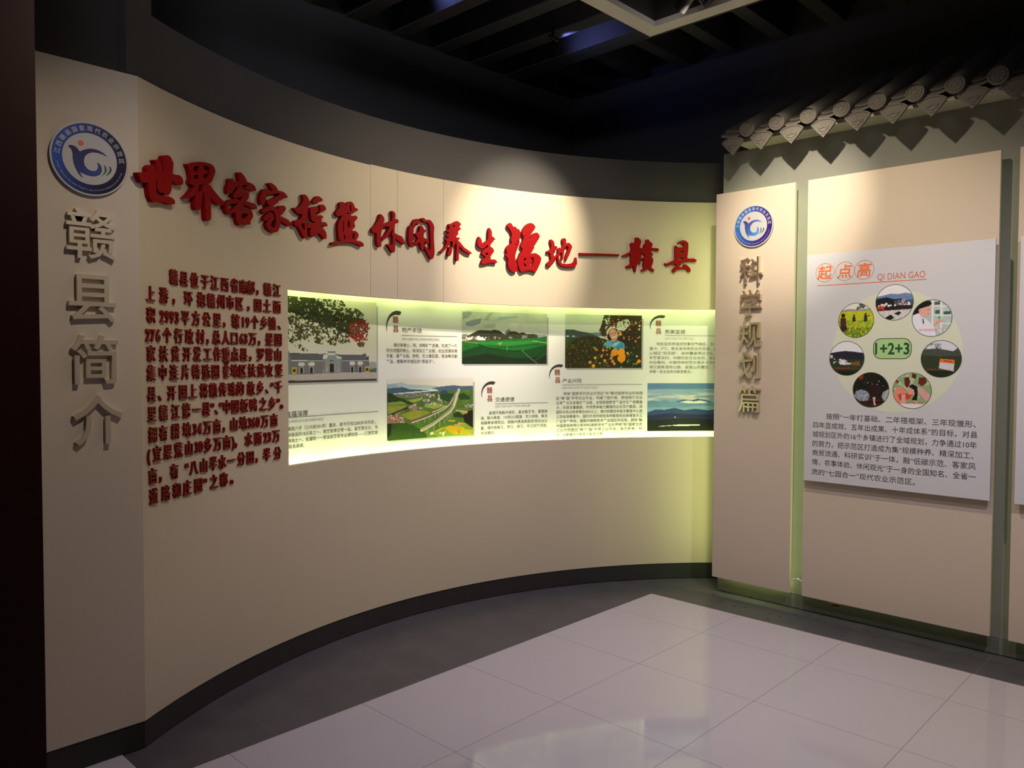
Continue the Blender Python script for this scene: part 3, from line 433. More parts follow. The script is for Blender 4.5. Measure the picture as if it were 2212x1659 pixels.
# ================================================================== round emblems
def emblem(mp, cx, cz, R, label, dark):  # dark: shade of the dim wall put into the print colours
    e = thing('round_emblem', mp(cx, cz-R, 0), label, 'emblem', 'round emblems')
    def cm(u, v, d): return mp(cx+u*R, cz+v*R, d)
    def circ(r, n=72): return [(r*math.cos(2*math.pi*k/n), r*math.sin(2*math.pi*k/n)) for k in range(n)]
    b = MB(); b.prism([circ(1.0)], cm, -0.001, 0.012); b.build('disc', M['enamel'], e)
    b = MB(); n = 96; cols = []
    for rr in (0.955, 0.70):
        for k in range(n):
            t = 2*math.pi*k/n; b.v.append(cm(rr*math.cos(t), rr*math.sin(t), 0.0125))
            g = min(1, max(0, (rr*math.cos(t)-0.25*math.sin(t)+0.85)/1.5))
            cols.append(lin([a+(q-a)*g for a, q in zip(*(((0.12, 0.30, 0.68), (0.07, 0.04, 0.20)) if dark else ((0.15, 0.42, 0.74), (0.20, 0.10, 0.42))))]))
    b.f = [(k, (k+1) % n, n+(k+1) % n, n+k) for k in range(n)]; b.c = np.array(cols)
    b.build('blue_ring', M['prnt'], e)
    # bird-shaped mark, sun and leaves; outline points are measured on the disc
    def E(x, y): return ((x-735)/545, (805-0.13*(x-735)-y)/600)
    bird = [(430,685),(480,662),(530,665),(565,690),(590,735),(650,680),(720,640),(800,620),(870,625),(930,650),(985,692),(920,672),(850,668),(770,680),(700,730),(660,790),(645,870),(660,940),(700,985),(760,995),(810,975),(840,930),(845,880),(830,825),(870,845),(895,890),(900,950),(870,1020),(810,1065),(740,1085),(660,1080),(590,1060),(600,1090),(635,1145),(590,1120),(550,1060),(510,960),(495,870),(497,790),(480,730)]
    L = chaikin([E(x, y) for x, y in bird]); b = MB(); b.prism([L], cm, None, 0.0128)
    cols = []
    for x, y in L:
        g = min(1, max(0, (-y+0.55)/0.9)); h = min(1, max(0, (x+0.6)/0.9))
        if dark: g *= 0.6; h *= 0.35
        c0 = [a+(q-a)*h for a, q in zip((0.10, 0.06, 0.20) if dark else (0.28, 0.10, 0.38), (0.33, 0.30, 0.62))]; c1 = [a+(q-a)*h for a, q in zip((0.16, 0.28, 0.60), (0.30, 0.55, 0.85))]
        cols.append(lin([a+(q-a)*g for a, q in zip(c0, c1)]))
    b.c = np.array(cols); b.build('bird_mark', M['prnt'], e)
    b = MB(); sx, sy = E(610, 585); b.prism([[(sx+0.07*math.cos(t*0.2618), sy+0.072*math.sin(t*0.2618)) for t in range(24)]], cm, None, 0.0128)
    b.build('sun_dot', M['caption_ink'], e)
    for arc in ([(920,835),(955,860),(970,910),(950,970),(880,1055),(925,980),(940,930),(938,880)], [(1000,835),(1030,850),(1038,900),(1010,960),(945,1025),(995,940),(1012,890)]):
        b = MB(); b.prism([chaikin([E(x, y) for x, y in arc])], cm, None, 0.0128); b.build('leaf_arc', M['dark_green'], e)
    b = MB()
    for k, c in enumerate('江西赣县国家现代农业示范区'):
        t = math.radians(174-14.0*k); vv, ff = glyph(c, 0.012)
        ca, sa = math.cos(t), math.sin(t); q = 0.155
        b.add([cm(0.825*ca+(x-0.5)*q*sa+(y-0.375)*q*ca, 0.825*sa-(x-0.5)*q*ca+(y-0.375)*q*sa, 0.0130) for x, y, _ in vv], ff)
    txt = 'Jiangxi Ganxian National Modern Agricultural Demonstration Area'; t = 193.0; step = 156.0/len(txt)
    for c in txt:
        if c != ' ':
            vv, ff = glyph(c); a = math.radians(t); ca, sa = math.cos(a), math.sin(a); q = 0.066
            x0 = (vv[:, 0].min()+vv[:, 0].max())/2
            b.add([cm(0.845*ca-(x-x0)*q*sa-(y-0.35)*q*ca, 0.845*sa+(x-x0)*q*ca-(y-0.35)*q*sa, 0.0130) for x, y, _ in vv], ff)
        t += step*(1.25 if c in 'mMDA' else (0.65 if c in 'il' else 1.0))
    b.build('ring_lettering', M['enamel'], e)
    return e
emblem(lp, 0.962, 2.130, 0.1255, 'blue and white round emblem on the dim flat wall piece by the pillar', True)
emblem(rp, -2.190, 2.227, 0.122, 'blue and white round emblem at the top of the narrow panel', False)

# ================================================================== standing panels and their signs
def panel(x0, x1, label):
    p = thing('display_panel', (0.5*(x0+x1), YP, 0.10), label, 'panel', 'standing cream panels before the grey wall')
    b = MB(); b.box(x0, x1, YP, YP+0.024, 0.100, 2.448); b.build('board', M['cream_panel'], p)
    b = MB(); b.box(x1, x1+0.0012, YP+0.0005, YP+0.0235, 0.1005, 2.4475); b.build('edge_strip', M['edge'], p)
    b = MB()
    for z in (0.5, 1.3, 2.1): b.box(x0+0.16, x1-0.16, YP+0.024, YW-0.021, z, z+0.03)
    b.build('batten', M['timber'], p)
    return p
panel(-2.439, -1.945, 'tall narrow cream panel with round emblem and vertical metal characters')
panel(-1.870, -0.935, 'wide cream panel carrying the white sign with seven round pictures')
panel(-0.855, 0.60, 'cream panel beyond the wide one, cut off by the picture edge')

SZ0, SZ1 = 0.769, 2.024
def sign(x0, x1, label):
    t = thing('information_sign', (0.5*(x0+x1), YS, SZ0), label, 'sign', 'white printed signs on the panels')
    b = MB(); b.box(x0, x1, YS, YS+0.012, SZ0, SZ1); b.build('board', M['sign'], t)
    b = MB()
    for x in (x0+0.12, x1-0.15): b.box(x, x+0.03, YS+0.012, YP, SZ0+0.1, SZ1-0.1)
    b.build('batten', M['timber'], t)
    return t
sign(-0.836, 0.50, 'white printed sign just showing at the picture edge')
sg = sign(-1.852, -0.938, 'white printed sign headed by three circled orange characters')

# ================================================================== printed pictures
class Canvas:
    """a small picture painted with polygons, then laid out as a fine grid of coloured print"""
    def __init__(self, w, h, bg, frame=None):
        self.w, self.h = w, h; self.a = np.zeros((h, w, 3)); self.a[:] = np.array(bg)/255
        self.U, self.V = np.meshgrid((np.arange(w)+0.5)/w, (np.arange(h)+0.5)/h)
        self.fr = frame; self.rng = np.random.RandomState(w*7+h)
    def N(self, p):
        """frame = (x left, x right, top at left, top at right, bottom at left, bottom at right) of the print as measured"""
        if not self.fr: return p
        xl, xr, tl, tr, bl, br = self.fr; out = []
        for x, y in p:
            u = (x-xl)/(xr-xl); t = tl+(tr-tl)*u; q = bl+(br-bl)*u; out.append((u, (y-t)/(q-t)))
        return out
    def noise(self, fx, fy, octv=4, seed=0):
        r = np.random.RandomState(seed+11); out = np.zeros((self.h, self.w)); amp = 1; tot = 0
        for _ in range(octv):
            gx, gy = max(2, int(fx)), max(2, int(fy)); g = r.rand(gy+1, gx+1)
            x = self.U*gx; y = self.V*gy; xi = np.clip(x.astype(int), 0, gx-1); yi = np.clip(y.astype(int), 0, gy-1)
            tx = x-xi; ty = y-yi; tx = tx*tx*(3-2*tx); ty = ty*ty*(3-2*ty)
            out += amp*((g[yi, xi]*(1-tx)+g[yi, xi+1]*tx)*(1-ty)+(g[yi+1, xi]*(1-tx)+g[yi+1, xi+1]*tx)*ty)
            tot += amp; amp *= 0.6; fx *= 2; fy *= 2
        return out/tot
    def mask(self, p):
        p = self.N(p); m = np.zeros((self.h, self.w), bool)
        for i in range(len(p)):
            (x0, y0), (x1, y1) = p[i], p[(i+1) % len(p)]
            if y0 == y1: continue
            m ^= ((self.V < y0) != (self.V < y1)) & (self.U < x0+(self.V-y0)*(x1-x0)/(y1-y0))
        return m
    def put(self, m, c, c2=None, nz=None):
        c = np.array(c)/255
        if c2 is None: self.a[m] = c
        else:
            q = nz[m][:, None]; self.a[m] = c*(1-q)+np.array(c2)/255*q
    def poly(self, p, c, c2=None, nz=None): self.put(self.mask(p), c, c2, nz)
    def ell(self, cx, cy, rx, ry, c):
        (u, v), (u2, _), (_, v2) = self.N([(cx, cy), (cx+rx, cy), (cx, cy+ry)])
        if self.fr: v1 = self.N([(cx, cy+ry)])[0][1]
        else: v1 = v2
        self.put(((self.U-u)/(u2-u))**2+((self.V-v)/(v1-v))**2 < 1, c)
    def line(self, p, wd, c):
        p = self.N(p); asp = self.h/self.w; best = np.full((self.h, self.w), 9.0)
        for (x0, y0), (x1, y1) in zip(p[:-1], p[1:]):
            dx, dy = x1-x0, (y1-y0)*asp; L = dx*dx+dy*dy+1e-12
            t = np.clip(((self.U-x0)*dx+(self.V-y0)*asp*dy)/L, 0, 1)
            best = np.minimum(best, np.hypot(self.U-x0-t*dx, (self.V-y0)*asp-t*dy))
        self.put(best < wd*0.5, c)
    def dots(self, n, box, r0, r1, cols, seed=1):
        r = np.random.RandomState(seed)
        for _ in range(n):
            self.ell(box[0]+(box[2]-box[0])*r.rand(), box[1]+(box[3]-box[1])*r.rand(), r0+(r1-r0)*r.rand(), r0+(r1-r0)*r.rand(), cols[r.randint(len(cols))])
    def lay(self, name, parent, mp, x0, x1, z0, z1, d, disc=False):
        w_, h_ = self.w, self.h; b = MB(); n = 0; idx = -np.ones((h_+1, w_+1), int); cols = []
        A = np.pad(self.a, ((0, 1), (0, 1), (0, 0)), 'edge')
        keep = ((self.U-0.5)**2+(self.V-0.5)**2 < 0.25) if disc else np.ones((h_, w_), bool)
        for j in range(h_+1):
            for i in range(w_+1):
                b.v.append(mp(x0+(x1-x0)*i/w_, z1+(z0-z1)*j/h_, d))
        L = np.clip(A, 0, 1); L = np.where(L <= 0.04045, L/12.92, ((L+0.055)/1.055)**2.4)
        b.c = L.reshape(-1, 3)
        W1 = w_+1
        for j in range(h_):
            for i in range(w_):
                if keep[j, i]: b.f.append((j*W1+i, j*W1+i+1, (j+1)*W1+i+1, (j+1)*W1+i))
        if disc:
            used = sorted({k for f in b.f for k in f}); mpx = {k: q for q, k in enumerate(used)}
            b.v = [b.v[k] for k in used]; b.c = b.c[used]; b.f = [tuple(mpx[k] for k in f) for f in b.f]
        return b.build(name, M['prnt'], parent)

# ---- the long printed panel in the lit recess
ex = thing('recessed_panel', pp(2.3, 0.83), 'long curved white printed panel in the lit recess of the curved wall', 'exhibit panel')
b = MB(); b.slab(pp, 0.62, 4.02, 0.822, 1.878, 0, -0.02, 60); b.build('backing', M['paper'], ex)

def border(x0, x1, z0, z1, sh=0.011):
    """the grey drop edge printed along two sides of a picture"""
    b = MB(); n = 8
    b.slab(pp, x0+sh, x1+sh, z0-sh, z0+0.001, 0.0004, 0.0, n); b.slab(pp, x1-0.001, x1+sh, z0-sh, z1-0.02, 0.0004, 0.0, 1)
    return b

# picture 1: hall with tree
C = Canvas(230, 180, (205, 202, 192), (10, 1455, 60, 235, 1550, 1527))
n1 = C.noise(26, 20, 4, 1); n2 = C.noise(60, 50, 3, 2); n0 = C.noise(9, 8, 3, 3)
tree = [(-5,40),(300,60),(900,150),(1000,300),(1160,330),(1290,450),(1360,650),(1310,800),(1250,970),(1170,960),(1110,850),(1040,890),(950,890),(880,940),(740,930),(640,830),(610,910),(520,890),(430,830),(380,870),(290,790),(260,880),(390,1010),(330,1030),(230,960),(100,860),(60,700),(-5,650)]
core = [(-5,60),(420,90),(560,170),(700,330),(1080,430),(1280,520),(1300,700),(1200,900),(1120,800),(900,700),(650,600),(480,520),(300,400),(-5,330)]
C.put(C.mask(tree) & (n2*0.6+n1*0.4 > 0.47), (38, 38, 18), (82, 86, 44), n1)
C.put(C.mask(core) & (n2*0.55+n1*0.45 > 0.36), (26, 28, 12), (62, 74, 26), n0)
for L, wd in (([(-5,290),(230,370),(430,510),(700,560),(900,650),(1050,740)], .014), ([(560,560),(640,690),(740,800)], .008), ([(20,350),(130,500),(300,690),(330,760)], .009), ([(60,420),(150,600),(150,760)], .006), ([(180,200),(250,220),(330,320)], .005), ([(230,470),(330,590),(480,740)], .006)):
    C.line(L, wd, (30, 24, 18))
red = C.mask([(980,740),(1080,500),(1300,520),(1340,650),(1330,760),(1280,880),(1200,960),(1120,860),(1000,800)])
C.put(red & (n2 > 0.56), (150, 34, 36)); C.dots(16, (1060, 520, 1320, 860), 12, 26, [(150, 40, 42), (120, 28, 30)], 5)
C.poly([(100,1045),(620,1075),(620,1185),(90,1170)], (88, 92, 100)); C.poly([(840,1090),(1280,1105),(1340,1195),(890,1190)], (92, 94, 104))
C.poly([(30,1130),(95,1060),(140,1180),(620,1185),(620,1400),(20,1420)], (112, 114, 118)); C.poly([(890,1195),(1340,1195),(1340,1390),(890,1395)], (106, 106, 114))
C.line([(90,1168),(625,1186)], .006, (205,205,202)); C.line([(890,1190),(1340,1198)], .006, (200,200,200))
C.poly([(20,1130),(40,1030),(90,1000),(110,1080),(130,1200),(130,1405),(20,1415)], (108, 120, 116))
C.poly([(615,1120),(690,1110),(690,1050),(700,1030),(800,1030),(815,1060),(820,1100),(910,1130),(905,1395),(625,1400)], (132, 146, 146))
C.poly([(690,1060),(810,1060),(810,1090),(690,1090)], (206,206,200)); C.poly([(612,1120),(690,1108),(670,1150),(612,1150)], (208,208,204)); C.poly([(820,1110),(910,1130),(890,1155),(830,1145)], (208,208,204))
C.line([(690,1032),(810,1036)], .007, (60,62,66)); C.line([(612,1072),(690,1070)], .006, (70,72,76)); C.line([(815,1085),(1240,1102)], .005, (70,72,76)); C.line([(100,1045),(620,1075)], .006, (66,68,74))
C.poly([(1225,1080),(1290,1062),(1295,1110),(1340,1120),(1335,1200),(1280,1150)], (70,74,82)); C.line([(1225,1090),(1295,1070)], .006, (200,200,196)); C.line([(1285,1128),(1340,1118)], .006, (200,200,196))
C.poly([(625,1170),(645,1170),(645,1395),(625,1395)], (150,96,96)); C.poly([(888,1170),(905,1170),(905,1390),(888,1390)], (150,96,96))
C.poly([(722,1237),(785,1237),(785,1385),(722,1385)], (42, 30, 26)); C.poly([(720,1175),(785,1175),(785,1195),(720,1195)], (80,92,92))
for x in (283, 437, 1073, 1198):
    k = 1.0 if x < 600 else 0.86
    C.poly([(x-55*k,1240),(x-36*k,1205),(x+36*k,1205),(x+55*k,1240),(x+40*k,1265),(x-40*k,1265)], (204,204,200))
    C.poly([(x-32*k,1395),(x-32*k,1300),(x-18*k,1272),(x+18*k,1272),(x+32*k,1300),(x+32*k,1395)], (176,172,166)); C.poly([(x-22*k,1390),(x-22*k,1305),(x,1280),(x+22*k,1305),(x+22*k,1390)], (40,34,34))
for x in (172, 1310): C.poly([(x-35,1400),(x-38,1290),(x+38,1290),(x+30,1400)], (196,168,62)); C.poly([(x-24,1370),(x-24,1315),(x+22,1315),(x+22,1370)], (60,52,46))
C.dots(10, (650, 1290, 690, 1380), 5, 9, [(200,150,150), (190,180,160)], 6); C.dots(10, (845, 1290, 875, 1380), 5, 9, [(200,160,90), (190,150,140)], 7)
C.poly([(1340,1225),(1400,1210),(1460,1235),(1460,1400),(1340,1400)], (150,156,160)); C.poly([(1340,1340),(1460,1320),(1460,1400),(1340,1400)], (84,98,82))
C.poly([(-5,1410),(1470,1393),(1470,1510),(-5,1530)], (188,180,178), (170,162,160), n1)
C.poly([(-5,1512),(1470,1500),(1470,1535),(-5,1556)], (66,60,58))
P1 = (1.0, 1.59, 1.319, 1.751)
C.lay('photo_print', ex, pp, *P1, 0.0016)
# picture 2: green fields
C = Canvas(220, 124, (206, 208, 196), (90, 2105, 130, 200, 1392, 1400))
n1 = C.noise(8, 6, 4, 1); n2 = C.noise(40, 24, 3, 2)
sky = C.V < 0.62; C.put(sky, (214, 214, 200), (176, 184, 184), n1)
for p, c in (([(100,160),(300,130),(330,200),(230,290),(110,330)], (150,158,168)), ([(180,400),(400,330),(560,300),(520,430),(330,500),(190,480)], (140,152,164)), ([(600,350),(740,180),(860,140),(760,260),(720,350)], (160,166,168)), ([(920,360),(960,270),(1400,240),(1420,290),(1100,330)], (158,176,180)), ([(600,470),(760,420),(900,440),(860,540),(640,540)], (170,178,168))):
    C.poly(p, c)
C.poly([(80,700),(180,680),(260,720),(80,760)], (120,116,124)); C.poly([(1090,660),(1200,555),(1270,640),(1200,700)], (118,122,132))
C.poly([(200,740),(330,670),(470,595),(620,585),(760,600),(860,575),(980,600),(1060,660),(1120,690),(1240,610),(1370,620),(1450,660),(1540,640),(1640,690),(1780,680),(1900,710),(2110,730),(2110,800),(900,830),(80,840),(80,770)], (44, 46, 34), (62, 62, 44), n2)
C.poly([(80,780),(400,720),(640,790),(640,840),(80,860)], (96,78,62)); C.dots(46, (90, 750, 660, 830), 8, 22, [(236,226,226), (214,200,204), (240,238,240), (150,120,90)], 3)
C.poly([(430,820),(440,740),(500,720),(560,780),(650,800),(650,835)], (240,232,240)); C.dots(16, (700, 740, 1010, 810), 6, 14, [(196,176,160), (150,120,100)], 4)
C.poly([(1510,790),(1520,710),(1640,715),(1640,780)], (116,112,108)); C.poly([(1200,780),(1230,735),(1290,770),(1280,790)], (140,140,130)); C.poly([(1880,720),(2080,700),(2080,745),(1900,775)], (130,136,146))
C.poly([(80,860),(650,835),(1400,800),(2110,760),(2110,1410),(80,1410)], (34, 112, 46), (22, 92, 38), n2)
g = C.V > 0.60; f = np.clip((C.V-0.62)/0.36, 0, 1)[..., None]
C.a = np.where(g[..., None], C.a*(1-0.0*f), C.a)
C.poly([(80,1100),(500,960),(1150,1080),(1520,1080),(2110,940),(2110,1410),(80,1410)], (26, 74, 34), (20, 60, 30), n2)
C.poly([(80,1250),(700,1150),(1300,1260),(1700,1260),(2110,1180),(2110,1410),(80,1410)], (24, 46, 26), (30, 40, 26), n2)
C.poly([(160,880),(520,850),(1200,860),(1900,830),(1900,880),(1300,960),(600,930)], (52, 138, 60), (42, 118, 48), n1)
C.poly([(930,900),(1050,880),(1000,950)], (140,160,80)); C.line([(1780,850),(2090,895)], .008, (150,170,90)); C.line([(120,860),(480,905)], .006, (130,150,80))
C.line([(480,930),(700,1010),(1000,1060),(1300,1090),(1520,1080),(1640,1200),(1860,1395)], .010, (16,40,20)); C.line([(1520,1075),(1650,1205),(1880,1395)], .009, (92,118,76)); C.line([(2090,1160),(1830,1320)], .006, (70,100,60))
C.line([(80,1160),(560,1040)], .006, (16,50,24)); C.line([(170,940),(330,1090)], .005, (18,60,28)); C.line([(1160,960),(1160,1070)], .008, (90,150,80)); C.line([(900,1010),(1500,980),(1900,920)], .007, (14,60,26))
P2 = (2.160, 2.735, 1.410, 1.729)
C.lay('photo_print', ex, pp, *P2, 0.0016)
# picture 3: viaducts
C = Canvas(224, 136, (224, 218, 208), (70, 2120, 130, 160, 1620, 1480))
n1 = C.noise(14, 10, 4, 1); n2 = C.noise(60, 40, 3, 2); n0 = C.noise(5, 4, 3, 4)
C.poly([(60,240),(220,230),(420,200),(560,260),(1100,300),(1300,330),(1300,480),(60,480)], (176,192,200)); C.poly([(60,240),(250,232),(360,300),(60,340)], (150,172,190))
C.poly([(60,340),(440,320),(600,380),(1030,405),(1030,430),(700,450),(60,475)], (84,108,136), (60,86,106), n1)
C.poly([(1130,370),(1300,340),(1660,310),(1800,330),(2125,340),(2125,640),(1500,560),(1250,400)], (92,112,142), (66,88,112), n1)
C.poly([(60,470),(2125,420),(2125,1640),(60,1640)], (62, 92, 40), (104, 132, 56), n1)
C.poly([(220,470),(1250,410),(1180,440),(600,480),(240,490)], (216,222,218)); C.poly([(620,375),(900,372),(1240,410),(1230,425),(900,395)], (220,224,220))
C.poly([(1310,510),(1380,430),(1450,415),(1520,470),(1500,520)], (54,76,92)); C.poly([(1040,480),(1130,440),(1220,450),(1200,490)], (60,80,90))
C.poly([(60,440),(150,460),(250,530),(400,600),(520,640),(520,690),(60,700)], (34,50,30), (50,72,36), n2)
C.poly([(300,490),(1100,480),(1130,540),(600,600),(300,540)], (120,124,118)); C.dots(60, (320, 485, 1100, 545), 6, 16, [(196,190,184), (120,100,110), (70,90,70), (150,130,140)], 2)
C.poly([(80,690),(420,660),(540,740),(120,770)], (128,150,62)); C.poly([(80,780),(560,770),(420,860),(100,980)], (158,156,70), (130,136,60), n1); C.poly([(560,640),(960,580),(1000,600),(850,660),(680,710)], (156,172,78))
C.poly([(400,990),(700,890),(960,900),(1110,960),(960,1040),(640,1130),(560,1100)], (166,156,62), (128,142,50), n1); C.poly([(930,810),(1120,690),(1280,720),(1440,800),(1200,870)], (142,160,70), (166,168,82), n1)
C.poly([(420,640),(700,720),(680,760),(560,740)], (38,62,34))
C.dots(90, (900, 520, 1480, 760), 8, 24, [(198,192,188), (226,220,214), (120,110,112), (60,66,62), (90,84,88)], 9)
C.poly([(1330,520),(1640,500),(1680,620),(1560,720),(1340,640)], (48,82,42), (38,64,34), n2); C.poly([(1760,520),(1900,500),(2060,600),(2040,660),(1800,660)], (46,80,40), (36,62,34), n2)
C.line([(270,970),(480,880),(640,790),(760,740)], .010, (206,200,178)); C.line([(80,1020),(560,830)], .020, (42,58,30))
C.poly([(590,860),(640,760),(740,770),(840,880),(700,890)], (164,128,118)); C.poly([(640,770),(770,735),(740,780)], (204,200,196)); C.dots(10, (600, 800, 840, 880), 8, 22, [(176,120,108), (206,196,190), (110,84,78)], 4); C.poly([(820,850),(860,820),(930,850),(860,870)], (170,186,196))
C.poly([(60,1050),(350,990),(500,1120),(480,1190),(220,1220),(60,1200)], (150,116,108)); C.dots(40, (80, 1000, 480, 1190), 10, 34, [(196,166,156), (176,92,78), (110,80,74), (206,190,184)], 8)
C.poly([(60,1200),(560,1190),(880,1360),(1020,1500),(1000,1560),(60,1640)], (40,62,26), (66,98,36), n2); C.poly([(60,1200),(180,1200),(160,1450),(60,1600)], (34,34,22))
C.poly([(1120,1480),(1400,1300),(2125,1180),(2125,1490),(1300,1540)], (112,144,44), (140,150,48), n1); C.poly([(1430,1330),(1560,1270),(1900,1310),(1960,1420),(1720,1490),(1540,1420)], (196,160,26)); C.poly([(1170,1420),(1360,1320),(1430,1330),(1290,1410)], (180,156,48)); C.poly([(1900,1350),(2110,1380),(2090,1480),(1800,1490)], (180,164,40)); C.poly([(1540,1140),(1700,1140),(1680,1180),(1520,1180)], (190,160,50)); C.poly([(1770,1190),(1900,1210),(1960,1250),(1760,1240)], (186,160,46))
C.dots(14, (1740, 1330, 1850, 1450), 5, 10, [(70,70,20)], 3); C.poly([(1650,1250),(1760,1230),(1880,1280),(1740,1310)], (176,150,110))
for x, y0, y1 in ((960,1100,1200),(1090,1050,1130),(1210,1000,1080),(1300,950,1030),(790,1160,1200),(1190,1260,1390),(1320,1180,1290),(1430,1120,1210),(1500,1050,1140),(1550,1010,1090),(1600,940,1020),(1020,1360,1450)): C.line([(x,y0),(x,y1)], .009, (150,148,130))
C.line([(580,1190),(760,1130),(960,1060),(1200,960),(1420,860),(1540,770),(1610,680),(1640,620)], .030, (112,92,86)); C.line([(660,1195),(980,1085),(1250,970),(1440,870),(1560,770),(1640,640)], .010, (216,206,186)); C.line([(1150,950),(1300,890),(1480,800)], .008, (226,214,196))
C.line([(890,1380),(1150,1240),(1400,1060),(1580,920),(1660,800),(1700,680),(1740,540),(1780,430)], .032, (206,196,170)); C.line([(900,1370),(1150,1225),(1400,1045),(1570,910),(1650,790)], .008, (120,104,94))
C.line([(1640,620),(1700,520),(1760,440)], .012, (150,156,160))
C.poly([(1880,1040),(2000,930),(2125,900),(2125,1330),(2060,1290),(1920,1190)], (32,30,24)); C.poly([(1640,1000),(1760,930),(1900,1040),(1880,1090),(1660,1070)], (42,58,34)); C.poly([(1700,840),(2000,850),(2000,900),(1720,900)], (96,120,60)); C.line([(1720,915),(1990,945)], .009, (214,210,180)); C.poly([(1840,960),(1990,940),(1980,990),(1850,990)], (190,150,70)); C.dots(18, (1940, 770, 2110, 840), 8, 20, [(200,190,186), (120,110,106)], 5)
C.poly([(1090,1440),(1170,1410),(1180,1480),(1100,1500)], (206,204,190)); C.dots(10, (1300, 1410, 1450, 1510), 10, 26, [(206,170,150), (226,214,196), (160,110,90)], 6)
P3 = (1.660, 2.235, 0.977, 1.321)
C.lay('photo_print', ex, pp, *P3, 0.0016)
# picture 4: woman in the orange orchard
C = Canvas(216, 150, (196, 202, 190), (80, 2105, 130, 135, 1540, 1545))
n1 = C.noise(20, 14, 4, 1); n2 = C.noise(64, 44, 3, 2)
C.poly([(70,540),(300,530),(430,570),(560,590),(760,620),(900,680),(1000,720),(1000,900),(70,900)], (58,72,76), (72,88,84), n1); C.poly([(760,610),(1000,600),(1060,700),(900,690)], (112,126,140)); C.poly([(70,750),(420,760),(560,820),(300,900),(70,1000)], (40,66,34))
C.poly([(115,690),(180,690),(175,720),(115,722)], (200,204,206)); C.poly([(270,695),(345,700),(340,725),(280,722)], (196,200,204))
C.put(C.mask([(70,1000),(200,920),(330,800),(520,720),(760,700),(1000,740),(1240,800),(2110,700),(2110,1550),(70,1550)]), (34,28,16), (66,64,32), n2)
C.put(C.mask([(1110,130),(2110,130),(2110,800),(1300,800),(1060,700),(980,560),(1050,380),(1080,220)]) & (n2*0.6+n1*0.4 > 0.40), (42,32,18), (74,66,38), n2)
C.put(C.mask([(1330,130),(2110,130),(2110,300),(1400,420)]), (40,28,18), (70,58,34), n2); C.put(C.mask([(1660,520),(2110,300),(2110,1550),(1500,1500),(1480,760)]), (34,26,18), (52,46,28), n2)
C.put(C.mask([(1440,520),(1470,330),(1560,270),(1740,240),(1800,330),(1760,430),(1640,560),(1520,540)]) & (n2 > 0.42), (198,204,190))
C.dots(46, (1060, 160, 2090, 900), 10, 24, [(196,86,48), (176,62,48), (214,150,110), (160,50,40)], 3); C.dots(150, (90, 980, 1000, 1520), 4, 12, [(146,112,70), (110,92,50), (176,150,120), (90,100,50)], 4); C.dots(60, (90, 760, 1050, 1000), 6, 20, [(84,96,34), (110,116,44), (60,74,28), (120,80,36)], 6)
C.dots(50, (1000, 950, 2090, 1530), 10, 34, [(44,72,36), (74,104,66), (36,54,28), (110,140,104)], 7)
C.poly([(1200,700),(1190,600),(1230,500),(1320,450),(1410,470),(1470,540),(1480,620),(1500,800),(1240,830),(1220,760)], (42,24,18))
C.poly([(1196,690),(1186,590),(1215,510),(1300,452),(1390,452),(1450,500),(1400,490),(1310,490),(1250,540),(1222,640)], (214,196,186))
C.poly([(1250,560),(1310,500),(1400,510),(1460,570),(1485,650),(1470,750),(1430,800),(1350,790),(1280,730),(1248,640)], (206,150,128)); C.poly([(1300,770),(1450,790),(1440,850),(1320,850)], (190,132,112))
C.line([(1285,655),(1340,635)], .008, (70,36,30)); C.line([(1385,610),(1435,590)], .008, (70,36,30)); C.line([(1340,735),(1400,735),(1455,690)], .010, (240,226,220)); C.line([(1345,750),(1405,752),(1460,705)], .007, (164,70,66)); C.line([(1385,660),(1400,690)], .006, (170,112,94))
C.poly([(1095,1000),(1110,900),(1180,840),(1300,810),(1340,850),(1450,800),(1560,840),(1650,890),(1665,960),(1650,1090),(1100,1040)], (92,164,186)); C.poly([(1280,830),(1340,870),(1450,810),(1470,830),(1340,890)], (40,90,170)); C.poly([(1330,960),(1400,870),(1520,860),(1440,950)], (168,190,190)); C.poly([(1400,1000),(1560,870),(1640,900),(1640,1000),(1500,1050)], (64,140,172))
C.poly([(1100,960),(1250,960),(1380,1010),(1380,1060),(1120,1060)], (40,60,30)); C.poly([(830,980),(900,1000),(930,1060),(840,1040)], (120,160,50)); C.dots(10, (1130, 970, 1290, 1020), 8, 22, [(214,206,130), (150,170,80)], 8)
for x, y, r, c in ((1400,1130,90,(236,150,30)),(1570,1130,100,(240,152,28)),(1340,1200,55,(230,130,30)),(1580,1290,105,(238,146,22)),(1630,1230,60,(238,150,30)),(1350,1370,42,(226,130,60)),(1300,1290,30,(216,140,110)),(1395,1435,34,(222,140,90)),(750,1395,40,(230,150,60)),(840,1490,46,(236,160,40)),(885,1275,38,(224,170,60)),(1140,1350,38,(226,150,60)),(1010,1420,28,(206,130,90)),(920,1065,32,(216,110,50)),(1095,1075,34,(226,150,60)),(1190,1075,30,(206,100,90)),(1075,1195,24,(226,110,60)),(1050,1240,26,(226,180,80)),(1200,1190,26,(206,130,110)),(2045,1365,46,(232,140,40)),(1995,1405,28,(226,120,50)),(1740,1150,34,(214,160,80)),(1550,640,40,(226,160,60)),(1950,830,28,(214,130,100)),(1640,750,22,(206,140,70)),(2050,410,28,(226,190,130)),(2040,510,26,(220,180,130)),(1985,1235,26,(200,180,150)),(1230,1490,28,(150,50,70))): C.ell(x, y, r, r, c)
